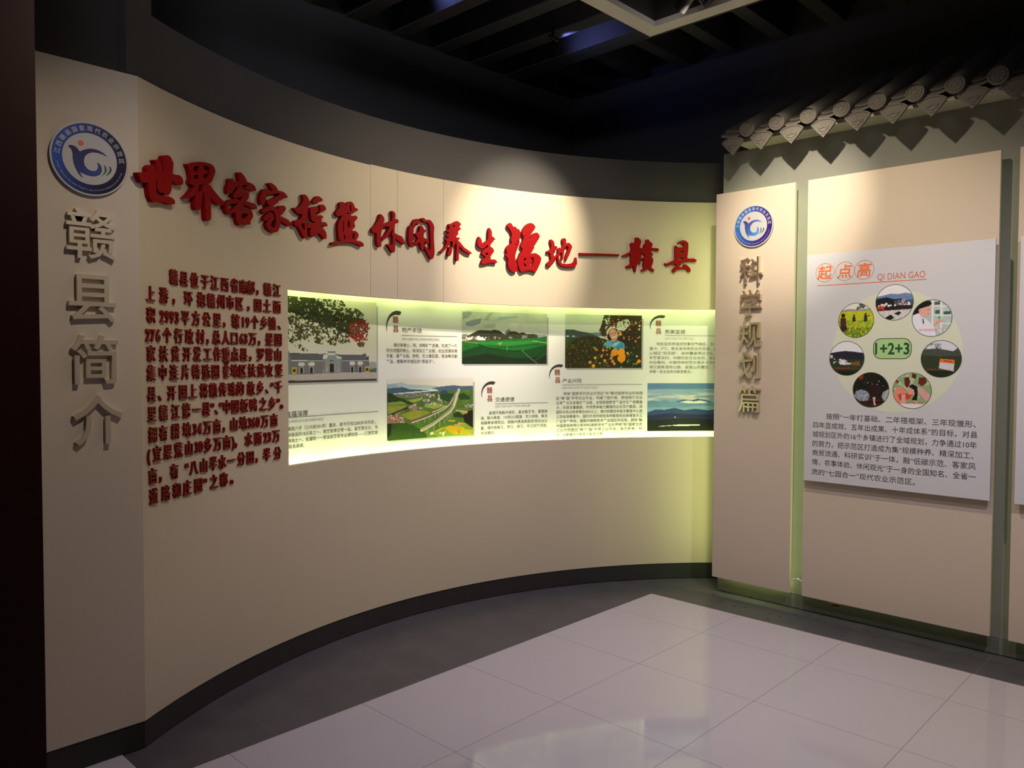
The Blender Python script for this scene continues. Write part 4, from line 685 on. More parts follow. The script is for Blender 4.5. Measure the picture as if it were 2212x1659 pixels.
C.dots(1, (1435, 1140, 1436, 1141), 10, 12, [(120,60,10)], 1); C.poly([(1460,1090),(1490,1020),(1520,1010),(1510,1060)], (50,90,30)); C.poly([(1850,1420),(1960,1420),(2010,1470),(1900,1460)], (80,140,70)); C.poly([(880,1400),(930,1350),(930,1400),(890,1420)], (70,150,50))
P4 = (2.860, 3.374, 1.383, 1.732)
C.lay('photo_print', ex, pp, *P4, 0.0016)
# picture 5: blue mountains
C = Canvas(190, 130, (150, 176, 200))
n1 = C.noise(6, 10, 4, 1); n2 = C.noise(4, 18, 3, 2)
C.put(C.V < 0.5, (112,146,190), (186,204,214), n2); C.put((C.V < 0.12), (92,130,176)); C.put((C.V > .22) & (C.V < .36) & (n2 > .52), (206,200,204)); C.put((C.V > .22) & (C.V < .30) & (n2 > .6) & (C.U < .3), (220,180,176))
C.poly([(0,.38),(.08,.36),(.15,.38),(.22,.355),(.3,.40),(.38,.36),(.46,.34),(.55,.36),(.62,.33),(.7,.345),(.78,.38),(.88,.43),(1,.46),(1,1),(0,1)], (92,128,170), (118,156,186), n1)
C.poly([(.36,.39),(.46,.345),(.55,.36),(.62,.33),(.7,.345),(.8,.40),(.7,.40),(.5,.39)], (62,88,140)); C.poly([(.40,.40),(.5,.365),(.58,.385),(.66,.365),(.76,.40),(.70,.42),(.5,.42)], (236,232,226))
C.poly([(0,.52),(.2,.50),(.4,.52),(.55,.49),(.7,.47),(.85,.50),(1,.48),(1,.62),(0,.66)], (112,150,186), (140,176,200), n1)
C.poly([(0,.62),(.1,.55),(.22,.56),(.34,.52),(.46,.57),(.6,.54),(.75,.57),(.9,.53),(1,.55),(1,1),(0,1)], (42,56,112), (56,76,128), n1); C.poly([(0,.68),(.3,.63),(.6,.66),(1,.64),(1,1),(0,1)], (28,32,74), (36,42,86), n1); C.poly([(0,.78),(.5,.74),(1,.77),(1,1),(0,1)], (20,22,34)); C.put(C.V > .84, (18,20,22))
C.line([(.15,.905),(.3,.89),(.44,.885)], .008, (190,196,196)); C.poly([(.30,.885),(.40,.87),(.66,.87),(.65,.89),(.56,.892),(.5,.90),(.36,.90)], (214,220,214)); C.ell(.35, .715, .006, .01, (220,224,224))
P5 = (3.416, 3.945, 0.960, 1.281)
C.lay('photo_print', ex, pp, *P5, 0.0016)
for p in (P1, P2, P3, P4): border(*p[:2], *p[2:]).build('picture_edge', M['shadow_ink'], ex)

# brush arcs, names, titles, captions and text of the five articles
def brush(x0, z0, x1, z1):
    """crescent stroke from top right round to a thin tail at bottom left"""
    b = MB(); n = 22; out = []; inn = []
    for k in range(n+1):
        t = k/n; a = math.radians(70+130*t); wd = 0.30*(1-t)**0.8*(1 if t > 0.06 else t/0.06*0.6+0.4)+0.015
        cx_, cy_ = 0.86+0.04*t, 0.20
        ro, ri = 0.86, 0.86-wd*0.75
        out.append((cx_+ro*math.cos(a)*1.0, cy_+ro*math.sin(a)*0.93)); inn.append((cx_+ri*math.cos(a)*1.0, cy_+(ri*0.98+0.0)*math.sin(a)*0.93))
    L = [(x0+(x1-x0)*u, z0+(z1-z0)*v) for u, v in out+inn[::-1]]
    b.prism([L], pp, None, 0.0012); return b
ARTS = [  # brush box, 赣 centre, 县 centre, title (text, x0, x1, z), underline (x0, x1, z), pinyin (text, x0, x1, z), body lines
 ((1.652,1.601,1.740,1.713), (1.717,1.662), (1.718,1.610), ('物产丰饶',1.758,1.890,1.605), (1.758,2.128,1.5745), ('GAN XIAN WU CHAN FENG RAO',1.758,2.007,1.555),
  [('境内有稀土、钨、煤等矿产资源，形成了一条',1.703,2.128,1.519),('较为完整的稀土、钨深加工产业链；农业资源非常',1.656,2.128,1.488),('丰富，盛产水稻、脐橙、无公害蔬菜、茶油等农副',1.656,2.128,1.457),('产品，是赣州市城区的“菜篮子”。',1.656,None,1.426)]),
 ((2.289,1.209,2.373,1.302), (2.348,1.246), (2.349,1.196), ('交通便捷',2.387,2.516,1.187), (2.387,2.743,1.160), ('GAN XIAN JIAO TONG BIAN JIE',2.387,2.624,1.145),
  [('县城环抱赣州城区，昌吉赣客专、厦蓉高',2.343,2.742,1.105),('速、赣大高速、105和323国道、京九铁路、赣龙',2.288,2.742,1.075),('铁路等穿境而过，距赣州黄金民航机场仅23公',2.288,2.742,1.044),('里，境内有赣江、贡江、桃江、平江四条河流，',2.288,2.742,1.013),('水运通达。',2.288,None,0.982)]),
 ((2.750,1.320,2.834,1.407), (2.808,1.355), (2.810,1.305), ('产业兴旺',2.843,2.974,1.300), (2.842,3.380,1.273), ('GAN XIAN CHAN YE XING WANG',2.842,3.080,1.255),
  [('拥有“国家现代农业示范区”和“赣州国家农业科技园',2.850,3.383,1.216),('区”等“国”字号农业平台，构建了甜叶菊、脐橙两条农业',2.802,3.383,1.186),('主导产业生态循环产业链，全球甜菊糖苷产品中生产规模最',2.802,3.383,1.156),('大、科技含量最高、市场竞争能力最强的企业落户赣县，其',2.802,3.383,1.126),('国际市场占有率高达40%以上；境内柑橘良种苗木繁育中心是',2.802,3.383,1.096),('江西省规模最大、国内先进的柑桔良种繁育和无病毒苗木工',2.802,3.383,1.066),('厂化专产基地；是赣州高新技术产业园区所在地，拥有“赣',2.802,3.383,1.036),('州国家钨和稀土新材料高新技术产业化基地”和“国家生态',2.802,3.383,1.007),('工业示范园区”两个“国”字号工业平台；电子商务、物',2.802,3.383,0.978),('流、金融等现代服务业繁荣发展。',2.802,None,0.947)]),
 ((3.424,1.647,3.514,1.737), (3.484,1.682), (3.485,1.630), ('秀美宜居',3.526,3.660,1.626), (3.527,3.93,1.601), ('GAN XIAN XIU MEI YI JU',3.527,3.714,1.582),
  [('地处亚热带湿润性季风气候区，多年平均气',3.472,3.945,1.545),('温19．3℃，是全省休闲农业示范县，是赣州中',3.425,3.945,1.514),('心城区“后花园”，森林覆盖率达75%，境内千',3.425,3.945,1.483),('年客家古村、中国历史文化名村、全国生态文',3.425,3.945,1.452),('村白鹭村，中国传统村落大埠乡大坑村，以及',3.425,3.945,1.421),('湖江国家湿地公园、宝莲山风景区、三溪乡道',3.425,3.945,1.390),('坳等一批生态休闲旅游景点。',3.427,None,1.359)]),
 (None, None, None, ('底蕴深厚',1.012,1.150,1.163), (0.98,1.600,1.146), ('GAN XIAN DI YUN SHEN HOU',1.000,1.246,1.127),
  [('汉高祖六年（公元前201年）置县，距今已有2200多年历史，',1.000,1.583,1.090),('最早建县的18古县之一，是客家南迁第一站，是客家文化、东',1.000,1.599,1.060),('发祥地之一，全国唯一一家省级客家专业博物馆——江西客家',1.000,1.599,1.030),('户赣县县城。',1.006,None,1.001)]),
]
for br, gan, xian, ti, ul, py, body in ARTS:
    if br:
        brush(br[0], br[1], br[2], br[3]).build('brush_arc', M['ink'], ex)
        b = MB()
        for c, (x, z) in (('赣', gan), ('县', xian)):
            vv, ff = glyph(c, 0.012); e = 0.044
            b.add([pp(x+(q[0]-0.5)*e*0.92, z+(q[1]-0.375)*e, 0.0012) for q in vv], ff)
        b.build('red_name', M['red_ink'], ex)
    b = MB(); text_flat(b, ti[0], pp, ti[1], ti[2], ti[3], 0.031); b.build('article_title', M['ink'], ex)
    b = MB(); b.slab(pp, ul[0], ul[1], ul[2]-0.0012, ul[2]+0.0012, 0.0012, 0.0, 8); b.build('title_underline', M['grey_ink'], ex)
    b = MB(); text_flat(b, py[0], pp, py[1], py[2], py[3], 0.0195); b.build('title_caption', M['pale_ink'], ex)
    b = MB()
    for t, x0, x1, z in body: text_flat(b, t, pp, x0, x1, z, 0.0225, bold=0.006)
    b.build('body_text', M['grey_ink'], ex)

# ---- the white sign on the wide panel
def ring(mb, mp, cx, cz, r, wd, d, n=64, rx=1.0):
    vs_ = []
    for q in (r, r-wd):
        for k in range(n): t = 2*math.pi*k/n; vs_.append(mp(cx+q*rx*math.cos(t), cz+q*math.sin(t), d))
    mb.add(vs_, [(k, (k+1) % n, n+(k+1) % n, n+k) for k in range(n)])
def disc(mb, mp, cx, cz, r, d, n=72): mb.prism([[(cx+r*math.cos(2*math.pi*k/n), cz+r*math.sin(2*math.pi*k/n)) for k in range(n)]], mp, None, d)
for c, x in (('起', -1.752), ('点', -1.644), ('高', -1.543)):
    b = MB(); ring(b, sp_, x, 1.921, 0.051, 0.0022, 0.0008); b.build('title_ring', M['ring_ink'], sg)
    b = MB(); vv, ff = glyph(c, 0.014); e = 0.078
    b.add([sp_(x+(q[0]-0.5)*e+0.10*(q[1]-0.375)*e, 1.921+(q[1]-0.375)*e, 0.0008) for q in vv], ff); b.build('title_character', M['orange_ink'], sg)
b = MB(); text_flat(b, 'QI DIAN GAO', sp_, -1.476, -1.244, 1.880, 0.048, 0.0008); b.build('title_caption', M['ring_ink'], sg)
b = MB(); b.slab(sp_, -1.794, -1.239, 1.8498, 1.8535, 0.0008, 0.0, 1); b.build('title_underline', M['orange_ink'], sg)
b = MB(); disc(b, sp_, -1.385, 1.487, 0.318, 0.0004); b.build('green_disc', M['green_ink'], sg)
b = MB()
def rrect(x0, x1, z0, z1, r, n=8):
    L = []
    for cx, cz, a0 in ((x1-r, z1-r, 0), (x0+r, z1-r, 90), (x0+r, z0+r, 180), (x1-r, z0+r, 270)):
        L += [(cx+r*math.cos(math.radians(a0+90*k/n)), cz+r*math.sin(math.radians(a0+90*k/n))) for k in range(n+1)]
    return L
bd = MB(); bd.prism([rrect(-1.489, -1.302, 1.450, 1.556, 0.040)], sp_, None, 0.0008); bd = bd.build('number_badge', M['badge'], sg)
b = MB(); b.prism([rrect(-1.490, -1.301, 1.449, 1.557, 0.041), rrect(-1.4865, -1.3045, 1.4525, 1.5535, 0.038)[::-1]], sp_, None, 0.0011); b.build('badge_rim', M['rim_ink'], bd)
b = MB(); text_flat(b, '1+2+3', sp_, -1.480, -1.311, 1.506, 0.082, 0.0012, bold=0.026); b.build('badge_number', M['dark_green'], bd)
b = MB()
for t, x0, x1, z in [('按照“一年打基础、二年搭框架、三年现雏形、',-1.731,-1.004,1.134),('四年显成效、五年出成果、十年成体系”的目标，对县',-1.803,-0.996,1.083),('城规划区外的16个乡镇进行了全域规划，力争通过10年',-1.804,-0.998,1.032),('的努力，把示范区打造成为集“规模种养、精深加工、',-1.805,-1.011,0.980),('商贸流通、科研实训”于一体，融“低碳示范、客家风',-1.805,-1.000,0.929),('情、农事体验、休闲观光”于一身的全国知名、全省一',-1.806,-0.999,0.877),('流的“七园合一”现代农业示范区。',-1.808,-1.272,0.822)]:
    text_flat(b, t, sp_, x0, x1, z, 0.036, 0.0008)
b.build('body_text', M['ink'], sg)

def smudge(C, y, cols=((214, 74, 66),), x0=.2, x1=.8, seed=1):
    """the small red caption, too soft to read"""
    r = np.random.RandomState(seed); x = x0
    while x < x1:
        for _ in range(4):
            a = x+0.05*r.rand(); q = y-0.02+0.04*r.rand()
            C.line([(a, q), (a+0.03*(r.rand()-0.3), q+0.03*(r.rand()-0.5))], .010, cols[0])
        x += 0.075
def round_print(C, x, z, label, cap=None):
    R = 0.0925
    o = C.lay('photo_print', sg, sp_, x-R, x+R, z-R, z+R, 0.0008, True); o['label'] = label
    b = MB(); ring(b, sp_, x, z, R+0.0005, 0.0026, 0.0012); b.build('picture_rim', M['rim_ink'], o)
    if cap:
        b = MB(); text_flat(b, cap[0], sp_, x-R+2*R*cap[1], x-R+2*R*cap[2], z+R-2*R*cap[3], 0.014, 0.0011); b.build('picture_caption', M['caption_ink'], o)
def nc(bg): 
    C = Canvas(96, 96, bg); return C, C.noise(10, 10, 4, 2), C.noise(30, 30, 3, 5)
C, n1, n2 = nc((232, 230, 234))
C.poly([(0,.34),(.2,.30),(.4,.26),(.6,.28),(.8,.25),(1,.30),(1,.6),(0,.6)], (96,124,168), (120,146,186), n1); C.poly([(0,.40),(.3,.35),(.5,.42),(.7,.40),(.72,.62),(0,.62)], (28,32,40)); C.poly([(.5,.46),(1,.44),(1,.62),(.5,.62)], (70,84,104)); C.dots(30, (.62,.44,.95,.60), .01, .03, [(206,190,200),(240,236,240),(150,110,120)], 2)
C.poly([(0,.58),(1,.60),(1,.76),(0,.74)], (38,32,34)); C.dots(12, (.05,.54,.6,.62), .02, .04, [(220,206,200),(240,236,232)], 3); C.poly([(.04,.62),(.24,.60),(.24,.70),(.04,.68)], (190,60,50)); C.poly([(.05,.74),(1,.70),(1,1),(.05,1)], (226,220,224), (196,190,196), n2)
for k in range(7): C.line([(.1+.13*k,.72),(.02+.17*k,1)], .010, (170,166,170))
C.poly([(.5,.82),(.62,.76),(.7,.79),(.62,.88)], (30,40,30)); C.poly([(.28,.92),(.42,.84),(.52,.94),(.4,1),(.28,1)], (24,34,26)); smudge(C, .73, ((232,110,110),), .12, .86, 3)
round_print(C, -1.389, 1.742, 'round picture of greenhouses below blue hills')
C, n1, n2 = nc((222, 224, 222))
C.poly([(0,.22),(.3,.17),(.6,.2),(1,.16),(1,.26),(0,.27)], (150,150,140)); C.dots(14, (.54,.03,.72,.18), .02, .05, [(80,90,80),(110,120,104)], 4); C.line([(.62,.1),(.62,.22)], .012, (70,74,64)); C.poly([(0,.25),(1,.23),(1,1),(0,1)], (206,206,44), (160,178,40), n1); C.put((C.V > .5) & (n2 > .5), (126,156,40)); C.put((C.V > .72) & (n2 > .42), (92,130,36))
for x, y, s in ((.14,.36,1.6),(.45,.36,.8),(.77,.34,.9)):
    C.ell(x, y, .035*s, .04*s, (40,30,30)); C.poly([(x-.05*s,y+.04*s),(x+.05*s,y+.04*s),(x+.06*s,y+.22*s),(x-.05*s,y+.24*s)], (76,40,36) if s > 1 else (44,40,50))
C.line([(.77,.40),(.88,.38)], .03, (44,40,50)); C.poly([(.08,.68),(.24,.66),(.27,.78),(.2,.84),(.08,.8)], (44,36,36)); smudge(C, .80, ((206,120,40),), .18, .80, 4)
round_print(C, -1.581, 1.655, 'round picture of three people in a yellow flowering field')
C, n1, n2 = nc((176, 192, 194))
C.poly([(.45,0),(1,0),(1,1),(.45,1)], (168,190,188), (198,210,208), n1)
for y in (.16, .40, .62, .80): C.poly([(.5,y),(1,y+.03),(1,y+.06),(.5,y+.03)], (226,232,230))
C.poly([(.5,.02),(.54,.02),(.54,.9),(.5,.9)], (230,234,232)); C.poly([(.72,.02),(.76,.02),(.76,.9),(.72,.9)], (230,234,232)); C.poly([(.56,.08),(.7,.06),(.7,.14),(.56,.15)], (70,90,92)); C.poly([(.58,.30),(.7,.29),(.7,.40),(.58,.40)], (72,98,100)); C.poly([(.79,.34),(.97,.33),(.96,.42),(.79,.42)], (64,92,94))
C.poly([(0,.40),(.1,.18),(.3,.03),(.46,.03),(.5,.12),(.4,.2),(.3,.24),(.2,.34),(.14,.42)], (26,20,22)); C.poly([(.2,.24),(.34,.2),(.48,.16),(.49,.3),(.44,.42),(.36,.46),(.24,.48),(.18,.36)], (222,172,160)); C.line([(.38,.28),(.44,.27)], .012, (60,36,34)); C.line([(.40,.39),(.45,.38)], .012, (190,90,90)); C.ell(.2, .29, .03, .045, (216,160,148))
C.poly([(.02,.42),(.16,.36),(.26,.48),(.36,.52),(.46,.62),(.56,.72),(.62,1),(0,1),(0,.6)], (226,228,240)); C.line([(.20,.45),(.30,.66)], .01, (180,186,206)); C.poly([(.27,.52),(.30,.52),(.32,.66),(.29,.66)], (40,46,90)); C.poly([(.54,.68),(.64,.56),(.76,.54),(.76,.62),(.64,.68),(.58,.74)], (222,160,146)); C.poly([(.64,.50),(.70,.44),(.75,.50),(.70,.55)], (92,186,80))
round_print(C, -1.210, 1.655, 'round picture of a person in a white coat holding a green leaf', ('现代科技的推广园', .18, .80, .82))
C, n1, n2 = nc((226, 228, 236))
C.poly([(0,.36),(.2,.32),(.45,.29),(.7,.31),(1,.35),(1,.60),(0,.60)], (34,34,46), (44,44,58), n2); C.poly([(0,.52),(1,.54),(1,1),(0,1)], (40,52,34), (56,66,40), n2); C.poly([(.02,.40),(.1,.42),(.1,.50),(.02,.50)], (200,190,200)); C.poly([(.3,.56),(.46,.54),(.48,.70),(.3,.68)], (226,226,236)); C.dots(16, (.12,.52,.5,.64), .015, .03, [(214,210,222),(180,176,190)], 4); C.poly([(.46,.62),(.66,.64),(.6,.69),(.46,.68)], (210,206,216)); C.poly([(.64,.62),(.86,.58),(.9,.72),(.64,.70)], (124,84,60)); C.put(C.V > .86, (24,34,22)); smudge(C, .79, ((206,44,40),), .18, .80, 6)
round_print(C, -1.626, 1.452, 'round picture of white houses below a dark hill')
C, n1, n2 = nc((214, 214, 226))
C.put((n2*.5+n1*.5 > .52) & (C.V > .08) & (C.V < .45) & (C.U < .5), (120,130,140)); C.poly([(0,.26),(.2,.24),(.4,.22),(.6,.26),(.8,.30),(.92,.2),(1,.24),(1,1),(0,1)], (58,66,58), (84,92,80), n2); C.poly([(0,.40),(.5,.44),(1,.42),(1,1),(0,1)], (44,52,36), (62,70,46), n2); C.put((C.V > .82), (30,44,28))
C.poly([(.48,.50),(.84,.53),(.83,.64),(.47,.60)], (224,120,52)); C.poly([(.47,.60),(.83,.64),(.82,.84),(.46,.76)], (206,206,216)); C.line([(.58,.555),(.78,.58)], .02, (60,40,30)); smudge(C, .80, ((206,56,50),), .17, .80, 7)
round_print(C, -1.164, 1.451, 'round picture of an orange and white signboard among trees')
C, n1, n2 = nc((24, 24, 20))
C.put(n2 > .62, (44,46,34)); C.poly([(.1,.55),(.26,.5),(.42,.56),(.48,.68),(.42,.82),(.2,.84),(.04,.7)], (196,210,226), (84,96,110), n2); C.poly([(.84,.56),(1,.46),(1,.8),(.88,.82),(.8,.7)], (206,210,216), (120,124,126), n2); C.poly([(.44,.4),(.6,.3),(.78,.44),(.72,.8),(.5,.84)], (44,28,24)); C.poly([(.18,.12),(.3,.08),(.28,.2),(.18,.22)], (150,46,28)); C.dots(6, (.4,.2,.9,.4), .008, .014, [(220,220,220)], 3); C.put((C.V > .86), (58,34,24)); C.poly([(.56,.72),(.64,.70),(.62,.84),(.66,.94),(.6,.94)], (214,190,180)); smudge(C, .79, ((206,50,46),), .18, .88, 8)
round_print(C, -1.498, 1.286, 'round picture of a dark old tree')
C, n1, n2 = nc((140, 170, 120))
C.put(n1 > .5, (176,196,150)); C.put(n1 > .62, (206,190,170)); C.poly([(.3,.16),(.42,.12),(.46,.26),(.4,.46),(.32,.36)], (96,36,32)); C.poly([(.5,.02),(.62,.06),(.6,.18),(.5,.14)], (84,44,34)); C.poly([(.68,.14),(.86,.12),(.88,.28),(.76,.38),(.66,.30)], (104,44,40)); C.poly([(.06,.2),(.18,.24),(.12,.34)], (120,60,56))
C.poly([(.1,.44),(.24,.40),(.3,.52),(.36,.5),(.36,.9),(.1,.86),(.04,.64)], (226,140,120)); C.poly([(.14,.62),(.36,.58),(.52,.62),(.44,.74),(.2,.78)], (206,66,44)); C.poly([(.66,.40),(.78,.44),(.96,.62),(.98,.78),(.86,.76),(.7,.58)], (222,160,160)); C.poly([(.24,.62),(.34,.6),(.34,.92),(.24,.9)], (228,166,158)); C.poly([(.38,.42),(.5,.36),(.6,.44),(.56,.6),(.42,.62)], (222,160,150)); C.poly([(.42,.38),(.52,.32),(.64,.38),(.66,.6),(.64,.78),(.5,.76),(.58,.6),(.56,.48),(.46,.42)], (28,22,26)); C.poly([(.2,.88),(1,.84),(1,1),(.2,1)], (232,228,230))
round_print(C, -1.296, 1.288, 'round picture of a child with raised arms under vines', ('动的体验园', .38, .80, .83))

# ================================================================== tiled eave over the standing panels
ev = thing('eave_board', (-1.0, 4.27, 2.705), 'grey green eave board under the row of roof tiles', 'eave board')
b = MB(); b.box(-2.27, 0.9, 4.270, YW+0.06, 2.706, 2.712); b.build('soffit', M['eave'], ev)
b = MB(); b.box(-2.27, 0.9, 4.257, 4.270, 2.706, 2.728); b.build('fascia_strip', M['eave'], ev)
SL = math.tan(math.radians(26.8))
b = MB(); Z9 = 2.731; b.add([(-2.27, 4.30, Z9), (0.9, 4.30, Z9), (0.9, 4.95, Z9+0.65*SL), (-2.27, 4.95, Z9+0.65*SL),
                 (-2.27, 4.30, Z9-0.012), (0.9, 4.30, Z9-0.012), (0.9, 4.95, Z9-0.012+0.65*SL), (-2.27, 4.95, Z9-0.012+0.65*SL)],
                [(0, 1, 2, 3), (7, 6, 5, 4), (0, 4, 5, 1), (1, 5, 6, 2), (2, 6, 7, 3), (3, 7, 4, 0)])
b.build('sheathing', M['timber'], ev)
def make_round_tile():
    t = thing('round_tile', (0, 4.18, 2.712), 'x', 'roof tile', 'round ended roof tiles of the eave')
    R = 0.043; c0 = Vector((0, 4.185, 2.757)); ax = Vector((0, math.cos(math.atan(SL)), math.sin(math.atan(SL)))); up = Vector((0, -ax.z, ax.y)); n = 28
    b = MB(); segs = [(0, 1.0), (0.33, 0.97), (0.332, 1.03), (0.70, 1.0)]
    vs_ = []
    for q, k in segs:
        for i in range(n):
            a = 2*math.pi*i/n; vs_.append(c0+ax*q+Vector((R*k*math.cos(a), 0, 0))+up*(R*k*math.sin(a)))
    fs = [(j*n+i, j*n+(i+1) % n, (j+1)*n+(i+1) % n, (j+1)*n+i) for j in range(len(segs)-1) for i in range(n)]+[tuple(range((len(segs)-1)*n, len(segs)*n))]
    b.add(vs_, fs); b.build('tile_barrel', M['clay'], t, smooth=False)
    # round end plate with raised rim and flower relief, standing upright
    b = MB(); prof = [(0.0, 0.004), (0.2, 0.005), (0.22, 0.001), (0.62, 0.001), (0.66, 0.004), (0.72, 0.004), (0.76, 0.0), (0.84, 0.0), (0.87, 0.006), (1.0, 0.006), (1.06, 0.0), (1.06, -0.012)]
    vs_ = []; n = 40
    for r, h in prof:
        for i in range(n):
            a = 2*math.pi*i/n; hh = h+(0.004*max(0, math.cos(8*a)) if 0.3 < r < 0.65 else 0)
            vs_.append((R*r*math.cos(a), 4.182-hh, 2.757+R*0.95*r*math.sin(a)))
    # extra ring for the petals
    b.add(vs_, [(j*n+i, j*n+(i+1) % n, (j+1)*n+(i+1) % n, (j+1)*n+i) for j in range(len(prof)-1) for i in range(n)])
    for k in range(8):
        a = 2*math.pi*k/8+0.2
        px, pz = R*0.44*math.cos(a), R*0.42*math.sin(a); m = 10
        ring_ = [(px+0.0055*math.cos(2*math.pi*i/m), 4.180, 2.757+pz+0.0055*math.sin(2*math.pi*i/m)) for i in range(m)]
        b.add(ring_+[(px, 4.175, 2.757+pz)], [(i, (i+1) % m, m) for i in range(m)])
    b.build('end_plate', M['clay'], t)
    return t
def make_drip_tile():
    t = thing('drip_tile', (0, 4.20, 2.64), 'x', 'roof tile', 'pointed drip tiles of the eave')
    out = [(-0.068, 2.709), (-0.052, 2.722), (-0.025, 2.730), (0.0, 2.731), (0.025, 2.730), (0.052, 2.722), (0.068, 2.709), (0.060, 2.695), (0.050, 2.684), (0.037, 2.668), (0.018, 2.649), (0.0, 2.630), (-0.018, 2.649), (-0.037, 2.668), (-0.050, 2.684), (-0.060, 2.695)]
    b = MB(); mp = lambda x, z, d: (x, 4.212-d, z)
    def sc(k): return [(x*k, 2.686+(z-2.686)*k) for x, z in out]
    b.prism([sc(1.0)], mp, 0.0, 0.010); b.prism([sc(1.0), sc(0.86)[::-1]], mp, 0.009, 0.014); b.build('drip_face', M['clay'], t)
    b = MB()
    for pts in ([(-0.030, 2.688), (-0.016, 2.680), (0, 2.688), (0.016, 2.680), (0.030, 2.688)], [(-0.028, 2.676), (-0.012, 2.668), (0, 2.662), (0.012, 2.668), (0.028, 2.676)], [(-0.012, 2.656), (0, 2.649), (0.012, 2.656)]):
        tube(b, [mp(x, z, 0.011) for x, z in pts], 0.0035, 6)
    b.build('scroll_relief', M['clay'], t)
    b = MB(); n = 8; vs_ = []
    for (y, dz) in ((4.205, 0.0), (4.205, 0.010), (4.80, 0.595*SL+0.010), (4.80, 0.595*SL)):
        for i in range(n+1):
            x = -0.075+0.15*i/n; vs_.append((x, y, 2.746-0.016*math.cos(x/0.075*math.pi/2)+dz))
    b.add(vs_, [(j*(n+1)+i, j*(n+1)+i+1, (j+1)*(n+1)+i+1, (j+1)*(n+1)+i) for j in range(3) for i in range(n)])
    # the next course lies over it
    vs_ = [(x, y, z+0.014) for x, y, z in [(v[0], v[1]+0.05, v[2]+0.05*SL) for v in vs_[:2*(n+1)]]]
    vs2 = [(x, y+0.26, z+0.26*SL) for x, y, z in vs_[n+1:]]
    b.add(vs_+vs2, [(j*(n+1)+i, j*(n+1)+i+1, (j+1)*(n+1)+i+1, (j+1)*(n+1)+i) for j in range(2) for i in range(n)])
    b.build('pan', M['clay'], t)
    return t
rt = make_round_tile(); dt = make_drip_tile()
for k in range(11):
    t = rt if k == 0 else copy_tree(rt)
    t.location.x = -2.165+0.178*k; t['label'] = f'round ended grey roof tile, {ORD[k+1]} from the corner end of the eave'
for k in range(11):
    t = dt if k == 0 else copy_tree(dt)
    t.location.x = -2.262+0.1765*k; t['label'] = f'pointed grey drip tile with scroll relief, {ORD[k+1]} from the corner end of the eave'

# ================================================================== light trough and its spotlights
ZF = 3.2; TX, TY = -2.464, 3.645; BW = 0.092
tr = thing('light_trough', (-1.0, 2.6, ZF), 'white framed light trough hanging below the dark ceiling', 'light trough')
b = MB()
X1, Y0 = 1.2, 0.9
b.box(TX, X1, TY-BW, TY, ZF, ZF+0.03); b.box(TX, TX+BW, Y0, TY-BW, ZF, ZF+0.03); b.box(X1-BW, X1, Y0, TY-BW, ZF, ZF+0.03); b.box(TX+BW, X1-BW, Y0, Y0+BW, ZF, ZF+0.03)
b.build('white_border', M['trough'], tr)
b = MB()
b.box(TX+BW, X1-BW, TY-BW, TY-BW+0.015, ZF+0.03, ZF+0.26); b.box(TX+BW-0.015, TX+BW, Y0+BW, TY-BW, ZF+0.03, ZF+0.26); b.box(X1-BW, X1-BW+0.015, Y0+BW, TY-BW, ZF+0.03, ZF+0.26); b.box(TX+BW, X1-BW, Y0+BW-0.015, Y0+BW, ZF+0.03, ZF+0.26)
b.build('dark_side', M['trough_in'], tr)
b = MB(); b.box(TX+BW-0.015, X1-BW+0.015, Y0+BW-0.015, TY-BW+0.015, ZF+0.26, ZF+0.28); b.build('top_plate', M['trough_in'], tr)
b = MB()
for x, y in ((TX+0.3, TY-0.3), (X1-0.3, TY-0.3), (TX+0.3, Y0+0.3), (X1-0.3, Y0+0.3)): tube(b, [(x, y, ZF+0.28), (x, y, 4.0)], 0.006, 6)
b.build('hanger_rod', M['black'], tr)
def spotlight(lens, target, label, r=0.032, L=0.13, top=ZF+0.26, m='lens', grp='spotlights in the light trough'):
    lens = Vector(lens); d = (Vector(target)-lens).normalized(); back = lens-d*L
    t = thing('spotlight', (lens.x, lens.y, lens.z), label, 'spotlight', grp)
    b = MB(); n = 24; a = d.orthogonal().normalized(); c = d.cross(a); vs_ = []
    prof = [(0.006, r*0.80), (0.006, r*0.86), (0.010, r), (-0.02, r*1.02), (-L*0.55, r*0.98), (-L*0.6, r*0.85), (-L, r*0.8), (-L-0.012, r*0.5)]
    for q, rr in prof:
        for i in range(n): k = 2*math.pi*i/n; vs_.append(lens+d*q+a*rr*math.cos(k)+c*rr*math.sin(k))
    b.add(vs_, [(j*n+i, j*n+(i+1) % n, (j+1)*n+(i+1) % n, (j+1)*n+i) for j in range(len(prof)-1) for i in range(n)]+[tuple(range((len(prof)-1)*n, len(prof)*n))])
    b.build('lamp_housing', M['black'], t)
    b = MB(); vs_ = [lens+d*0.004+a*r*0.82*math.cos(2*math.pi*i/n)+c*r*0.82*math.sin(2*math.pi*i/n) for i in range(n)]
    b.add(vs_, [tuple(range(n))]); b.build('lens', M[m], t)
    b = MB(); mid = lens-d*L*0.6; tube(b, [mid, (mid.x, mid.y, top)], 0.008, 8); b.build('bracket', M['black'], t)
    return t
def lens_pos(p, t): return p-(Vector(t)-p).normalized()*0.012
spotlight(lens_pos(SPOT_A, (-3.287, 3.52, 2.20)), (-3.287, 3.52, 2.20), 'black spotlight in the trough, the one nearer the trough corner')
spotlight(lens_pos(SPOT_B, (-3.38, 3.05, 2.05)), (-3.38, 3.05, 2.05), 'black spotlight in the trough, cut by the upper picture edge')
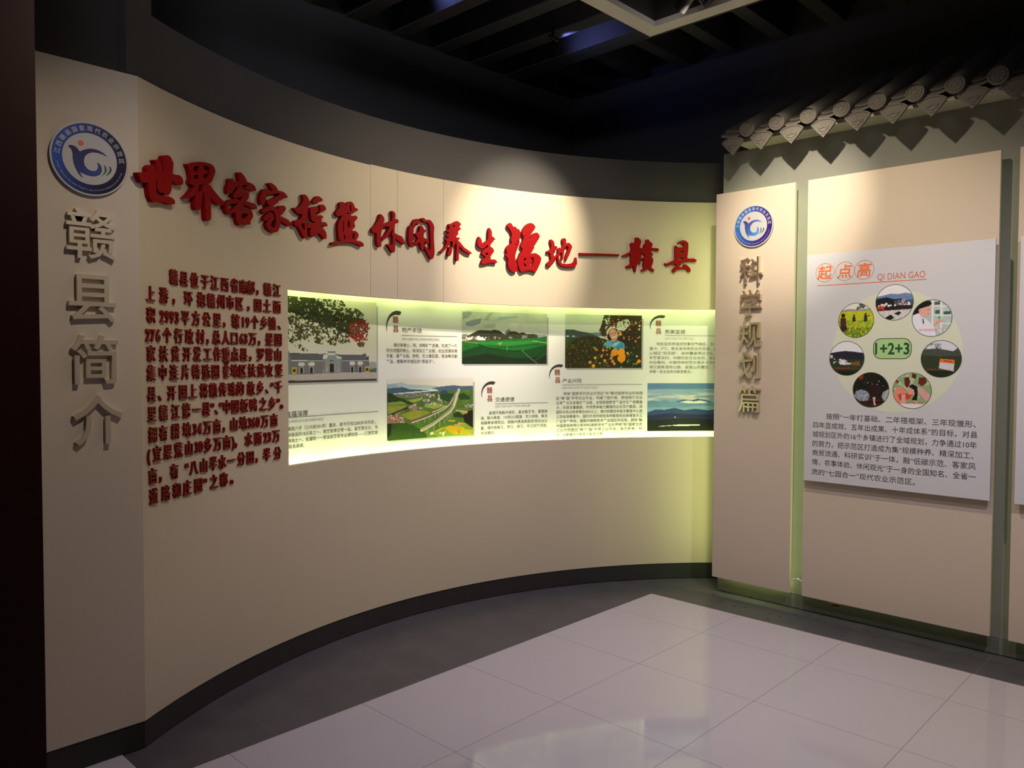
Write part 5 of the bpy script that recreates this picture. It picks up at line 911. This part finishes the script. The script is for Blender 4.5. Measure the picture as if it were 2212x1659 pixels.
spotlight((-3.43, 3.99, 3.545), (-3.33, 4.33, 3.45), 'tiny lit blue white spotlight between the dark ceiling beams', r=0.016, L=0.05, top=3.62, m='lens_blue', grp='blue lamps among the beams')
spot('blue_lamp', (-3.42, 4.03, 3.54), (-3.33, 4.42, 3.70), 2.2, (0.25, 0.30, 1.0), 110, 0.9, 0.01)
spot('blue_lamp', (-3.66, 3.05, 3.75), (-3.60, 3.38, 3.74), 3.0, (0.25, 0.30, 1.0), 110, 0.9, 0.01)

# ================================================================== small things by the panels
b = MB(); tube(b, [rp(-1.946, 0.172, -0.03), rp(-1.925, 0.178, -0.028), rp(-1.905, 0.182, -0.027), rp(-1.888, 0.176, -0.027), rp(-1.869, 0.168, -0.03)], 0.0035, 8)
tube(b, [rp(-1.909, 0.178, -0.027), rp(-1.902, 0.185, -0.027)], 0.006, 8)
tag(b.build('white_cable', M['cable'], origin=rp(-1.905, 0.17, -0.03)), 'short white cable spanning the gap between the narrow and wide panels', 'cable')
t = thing('loose_cable', rp(-1.68, 0.07, -0.03), 'loose orange cable with black plug hanging under the wide panel', 'cable')
b = MB(); tube(b, [rp(-1.76, 0.115, -0.035), rp(-1.72, 0.082, -0.028), rp(-1.66, 0.088, -0.026), rp(-1.60, 0.093, -0.028), rp(-1.54, 0.094, -0.03), rp(-1.46, 0.110, -0.035)], 0.003, 8); b.build('cable_sheath', M['copper'], t)
b = MB(); tube(b, [rp(-1.705, 0.076, -0.028), rp(-1.672, 0.080, -0.026)], 0.006, 8); b.build('plug', M['black'], t)
# grit lying along the foot of the wall behind the panels
b = MB(); r = random.Random(5)
for k in range(46):
    x = -2.43+1.6*r.random(); y = 4.40-0.30*r.random()**2; s = 0.003+0.006*r.random(); n = 7
    rim = [(x+s*(1+0.5*r.random())*2*math.cos(2*math.pi*i/n), y+s*(1+0.5*r.random())*math.sin(2*math.pi*i/n), -0.004) for i in range(n)]
    b.add(rim+[(x, y, -0.004+s*0.4)], [(i, (i+1) % n, n) for i in range(n)])
tag(b.build('floor_grit', M['soil']), 'dark grit scattered on the slate floor along the foot of the panels', 'grit', kind='stuff')
